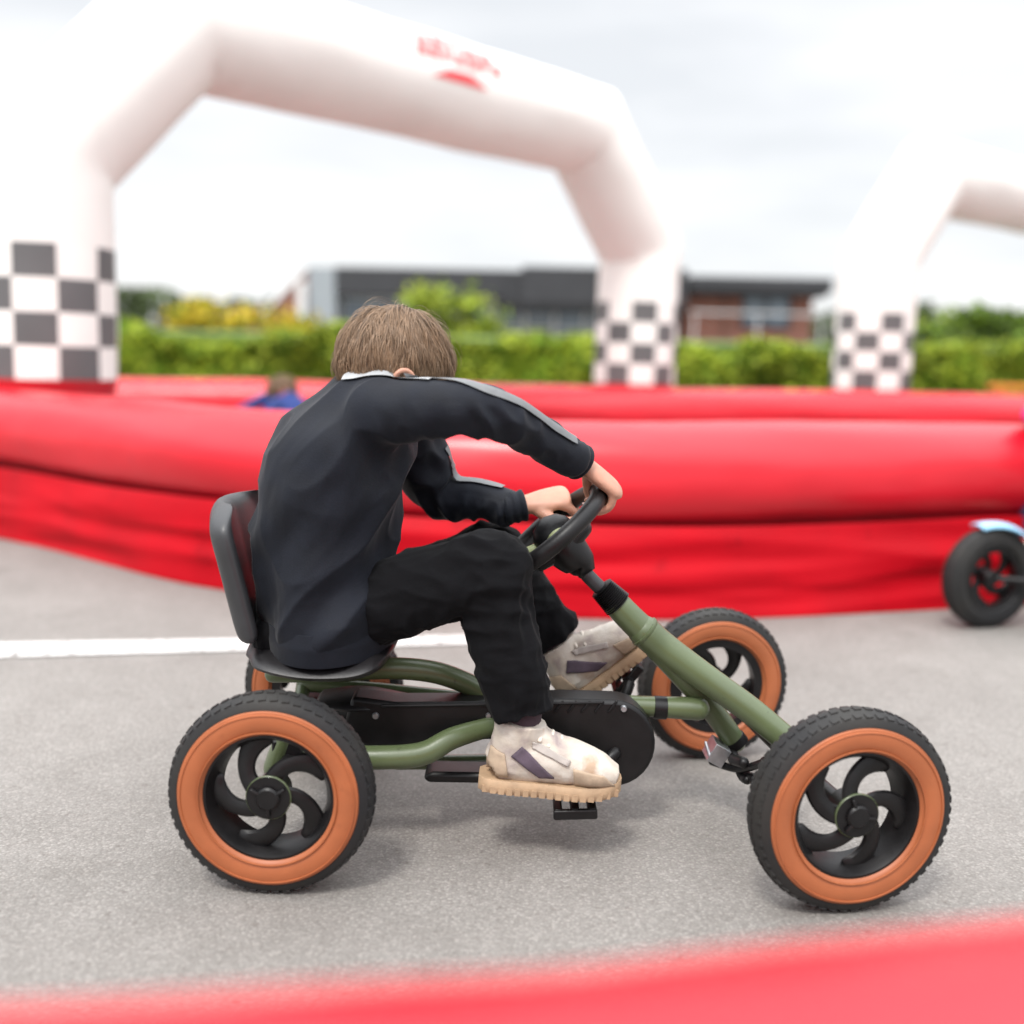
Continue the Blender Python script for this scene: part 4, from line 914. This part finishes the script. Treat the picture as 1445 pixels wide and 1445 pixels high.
y = P(385, 455, 14.4); shrub('gorse_bush', (y[0], 14.4, .72), (1.1, .6, .48), 3800, .05, [M['leaf_yellow'], M['leaf_hedge']], 'low yellow bush behind the hedge, below the brick gable', 'bush', 12)
y = P(625, 445, 15.0); shrub('leafy_shrub', (y[0], 15.0, 1.02), (.85, .7, .70), 4200, .055, [M['leaf_lime'], M['leaf_hedge']], 'loose lime green shrub behind the boy\'s head, in front of the dark building', 'shrub', 13, .1)
y = P(770, 470, 14.8); shrub('leafy_shrub', (y[0], 14.8, .60), (.9, .6, .45), 3800, .055, [M['leaf_lime'], M['leaf_hedge']], 'low lime green shrub between the boy\'s head and the middle checkered leg', 'shrub', 14, .1)
y = P(1395, 480, 14.4); shrub('leafy_tree', (y[0] + .3, 14.6, .92), (1.45, .9, .52), 9000, .06, [M['leaf_dark'], M['leaf_hedge']], 'dark green bushy tree at the right edge behind the hedge', 'tree', 15, .15)
y = P(1330, 470, 15.6); shrub('leafy_tree', (y[0], 15.8, .9), (.9, .7, .62), 3000, .05, [M['leaf_hedge'], M['leaf_lime']], 'thin pale green young tree to the right of the right-hand checkered leg', 'tree', 16, .0)
fw = MB(); r_ = np.random.default_rng(4); pts = []
for i in range(14000):
    x = r_.uniform(-60, 60); hh = 3.3 * (1 + .35 * noise.noise(Vector((x * .16, 0, 0))) + .2 * noise.noise(Vector((x * .6, 3, 0)))); pts.append((x, 62 + r_.normal() * 1.2, hh * r_.random() ** .6))
fw.add(*leaves(np.array(pts), .35, seed=8)); fo = obj('distant_trees', fw, M['leaf_far'], None, smooth=False); fo['kind'] = 'stuff'; fo['label'] = 'dark line of far-off trees'; fo['category'] = 'trees'

# ------------------------------------------------------------------ buildings
BY = 25.0
X_ = lambda px, Y=BY: P(px, 450, Y)[0]
Z_ = lambda px, py, Y=BY: P(px, py, Y)[2]
b1 = thing('low_building', (X_(640), BY, -.06), 'long low building with deep dark grey fascia and glazed front, behind the boy\'s head', 'building')
def bbox(name, x0, x1, y0, y1, z0, z1, m_, parent, **kw): return obj(name, MB().box(((x0 + x1) / 2, (y0 + y1) / 2, (z0 + z1) / 2), (x1 - x0, y1 - y0, z1 - z0)), m_, parent, smooth=False, **kw)
z_hi, z_lo = Z_(600, 381), Z_(600, 419)
bbox('fascia', X_(478), X_(712), BY - .5, BY + 8, z_lo, z_hi, M['fascia'], b1)
bbox('fascia', X_(735), X_(960), BY - .8, BY + 8, Z_(780, 430), Z_(780, 380), M['fascia'], b1)
bbox('fascia', X_(712), X_(735), BY - .6, BY + 8, Z_(720, 428), Z_(720, 384), M['fascia'], b1)
bbox('soffit', X_(700), X_(960), BY - .78, BY + 8, Z_(780, 441), Z_(780, 430), M['soffit'], b1)
bbox('wall_panel', X_(440), X_(478), BY - .45, BY + 8, -.06, Z_(460, 379), M['panel'], b1)
bbox('wall', X_(478), X_(960), BY + .25, BY + 8, -.06, z_lo, M['panel'], b1)
xs_ = np.linspace(X_(482), X_(955), 12)
for i in range(11):
    w_ = bbox('window', xs_[i] + .04, xs_[i + 1] - .04, BY + .10, BY + .16, .55, z_lo - .07, M['glass'], b1)
    fm = MB(); xa, xb = xs_[i], xs_[i + 1]
    for x in (xa + .02, xb - .02): fm.box((x, BY + .12, (.55 + z_lo) / 2 - .02), (.035, .10, z_lo - .59))
    for z in (.53, 1.25, z_lo - .05): fm.box(((xa + xb) / 2, BY + .12, z), (xb - xa - .08, .10, .036))
    obj('window_frame', fm, M['frame_white'], w_, smooth=False)
bbox('corner_post', X_(427), X_(438), BY - .62, BY - .48, -.06, Z_(432, 400), M['frame_white'], b1)
b2 = thing('brick_gable', (X_(400), BY, -.06), 'brick gable end with sloping roof edge at the left of the low dark building', 'building')
gp = [np.array([X_(300), BY + .3, -.06]), np.array([X_(439.5), BY + .3, -.06]), np.array([X_(439.5), BY + .3, Z_(440, 381)]), np.array([X_(383), BY + .3, Z_(383, 441)]), np.array([X_(300), BY + .3, Z_(300, 438)])]
obj('wall', MB().poly(gp, (0, 1, 0), 1.2), M['brick'], b2, smooth=False)
vg = MB(); vg.loft([gp[3] + [-.25, -.7, -.2], gp[2] + [0, -.7, .05]], (.05), n=4, k=1, cap='flat'); obj('roof_edge', vg, M['frame_white'], b2, smooth=False)
rf = MB(); rf.poly([np.array([X_(290), BY - .4, Z_(300, 443)]), np.array([X_(388), BY - .4, Z_(388, 443)]), np.array([X_(388), BY + 4, Z_(388, 426)]), np.array([X_(290), BY + 4, Z_(300, 427)])], (0, .2, 1), .12); obj('roof', rf, M['tile_roof'], b2, smooth=False)
b3 = thing('brick_building', (X_(1060), BY, -.06), 'red brick building with dark flat roof between the two middle checkered legs', 'building')
zr0, zr1 = Z_(1070, 413), Z_(1070, 394)
bbox('roof', X_(965), X_(1160), BY - .7, BY + 8, zr0, zr1, M['fascia'], b3); bbox('soffit', X_(968), X_(1155), BY - .6, BY + 7, zr0 - .10, zr0, M['soffit'], b3)
bbox('wall', X_(966), X_(1145), BY, BY + 7, -.06, zr0 - .10, M['brick'], b3)
w_ = bbox('window', X_(1048), X_(1112), BY - .03, BY + .05, Z_(1080, 460), Z_(1080, 417), M['glass'], b3); fm = MB(); xa, xb, za, zb = X_(1048), X_(1112), Z_(1080, 460), Z_(1080, 417)
for x in (xa - .02, (xa + xb) / 2, xb + .02): fm.box((x, BY - .03, (za + zb) / 2), (.05, .08, zb - za))
for z in (za - .025, zb + .025): fm.box(((xa + xb) / 2, BY - .03, z), (xb - xa + .12, .09, .05))
obj('window_frame', fm, M['fascia'], w_, smooth=False)
bbox('downpipe', X_(1021), X_(1024), BY - .08, BY - .005, -.06, zr0 - .1, M['tile_roof'], b3)
rl = MB(); rl.box((X_(1055), BY - 1.0, Z_(1055, 444)), (X_(1145) - X_(966), .035, .035))
for x in np.linspace(X_(970), X_(1142), 3): rl.box((x, BY - 1.0, Z_(1055, 446) / 2 - .05), (.03, .03, Z_(1055, 446)))
tag(obj('handrail', rl, M['frame_white'], None, smooth=False), 'pale metal handrail standing in front of the brick building', 'railing')
orl = MB(); q = P(1420, 546, 8.9); orl.box((q[0] + .35, 8.9, q[2]), (1.0, .06, .045))
for x in (-.05, .75): orl.box((q[0] + x, 8.9, (q[2] - .02 - .06) / 2), (.05, .05, q[2] + .03))
tag(obj('low_rail', orl, M['orange'], None, smooth=False, bevel=.008), 'low orange rail showing just above the far red tube at the right edge', 'railing')
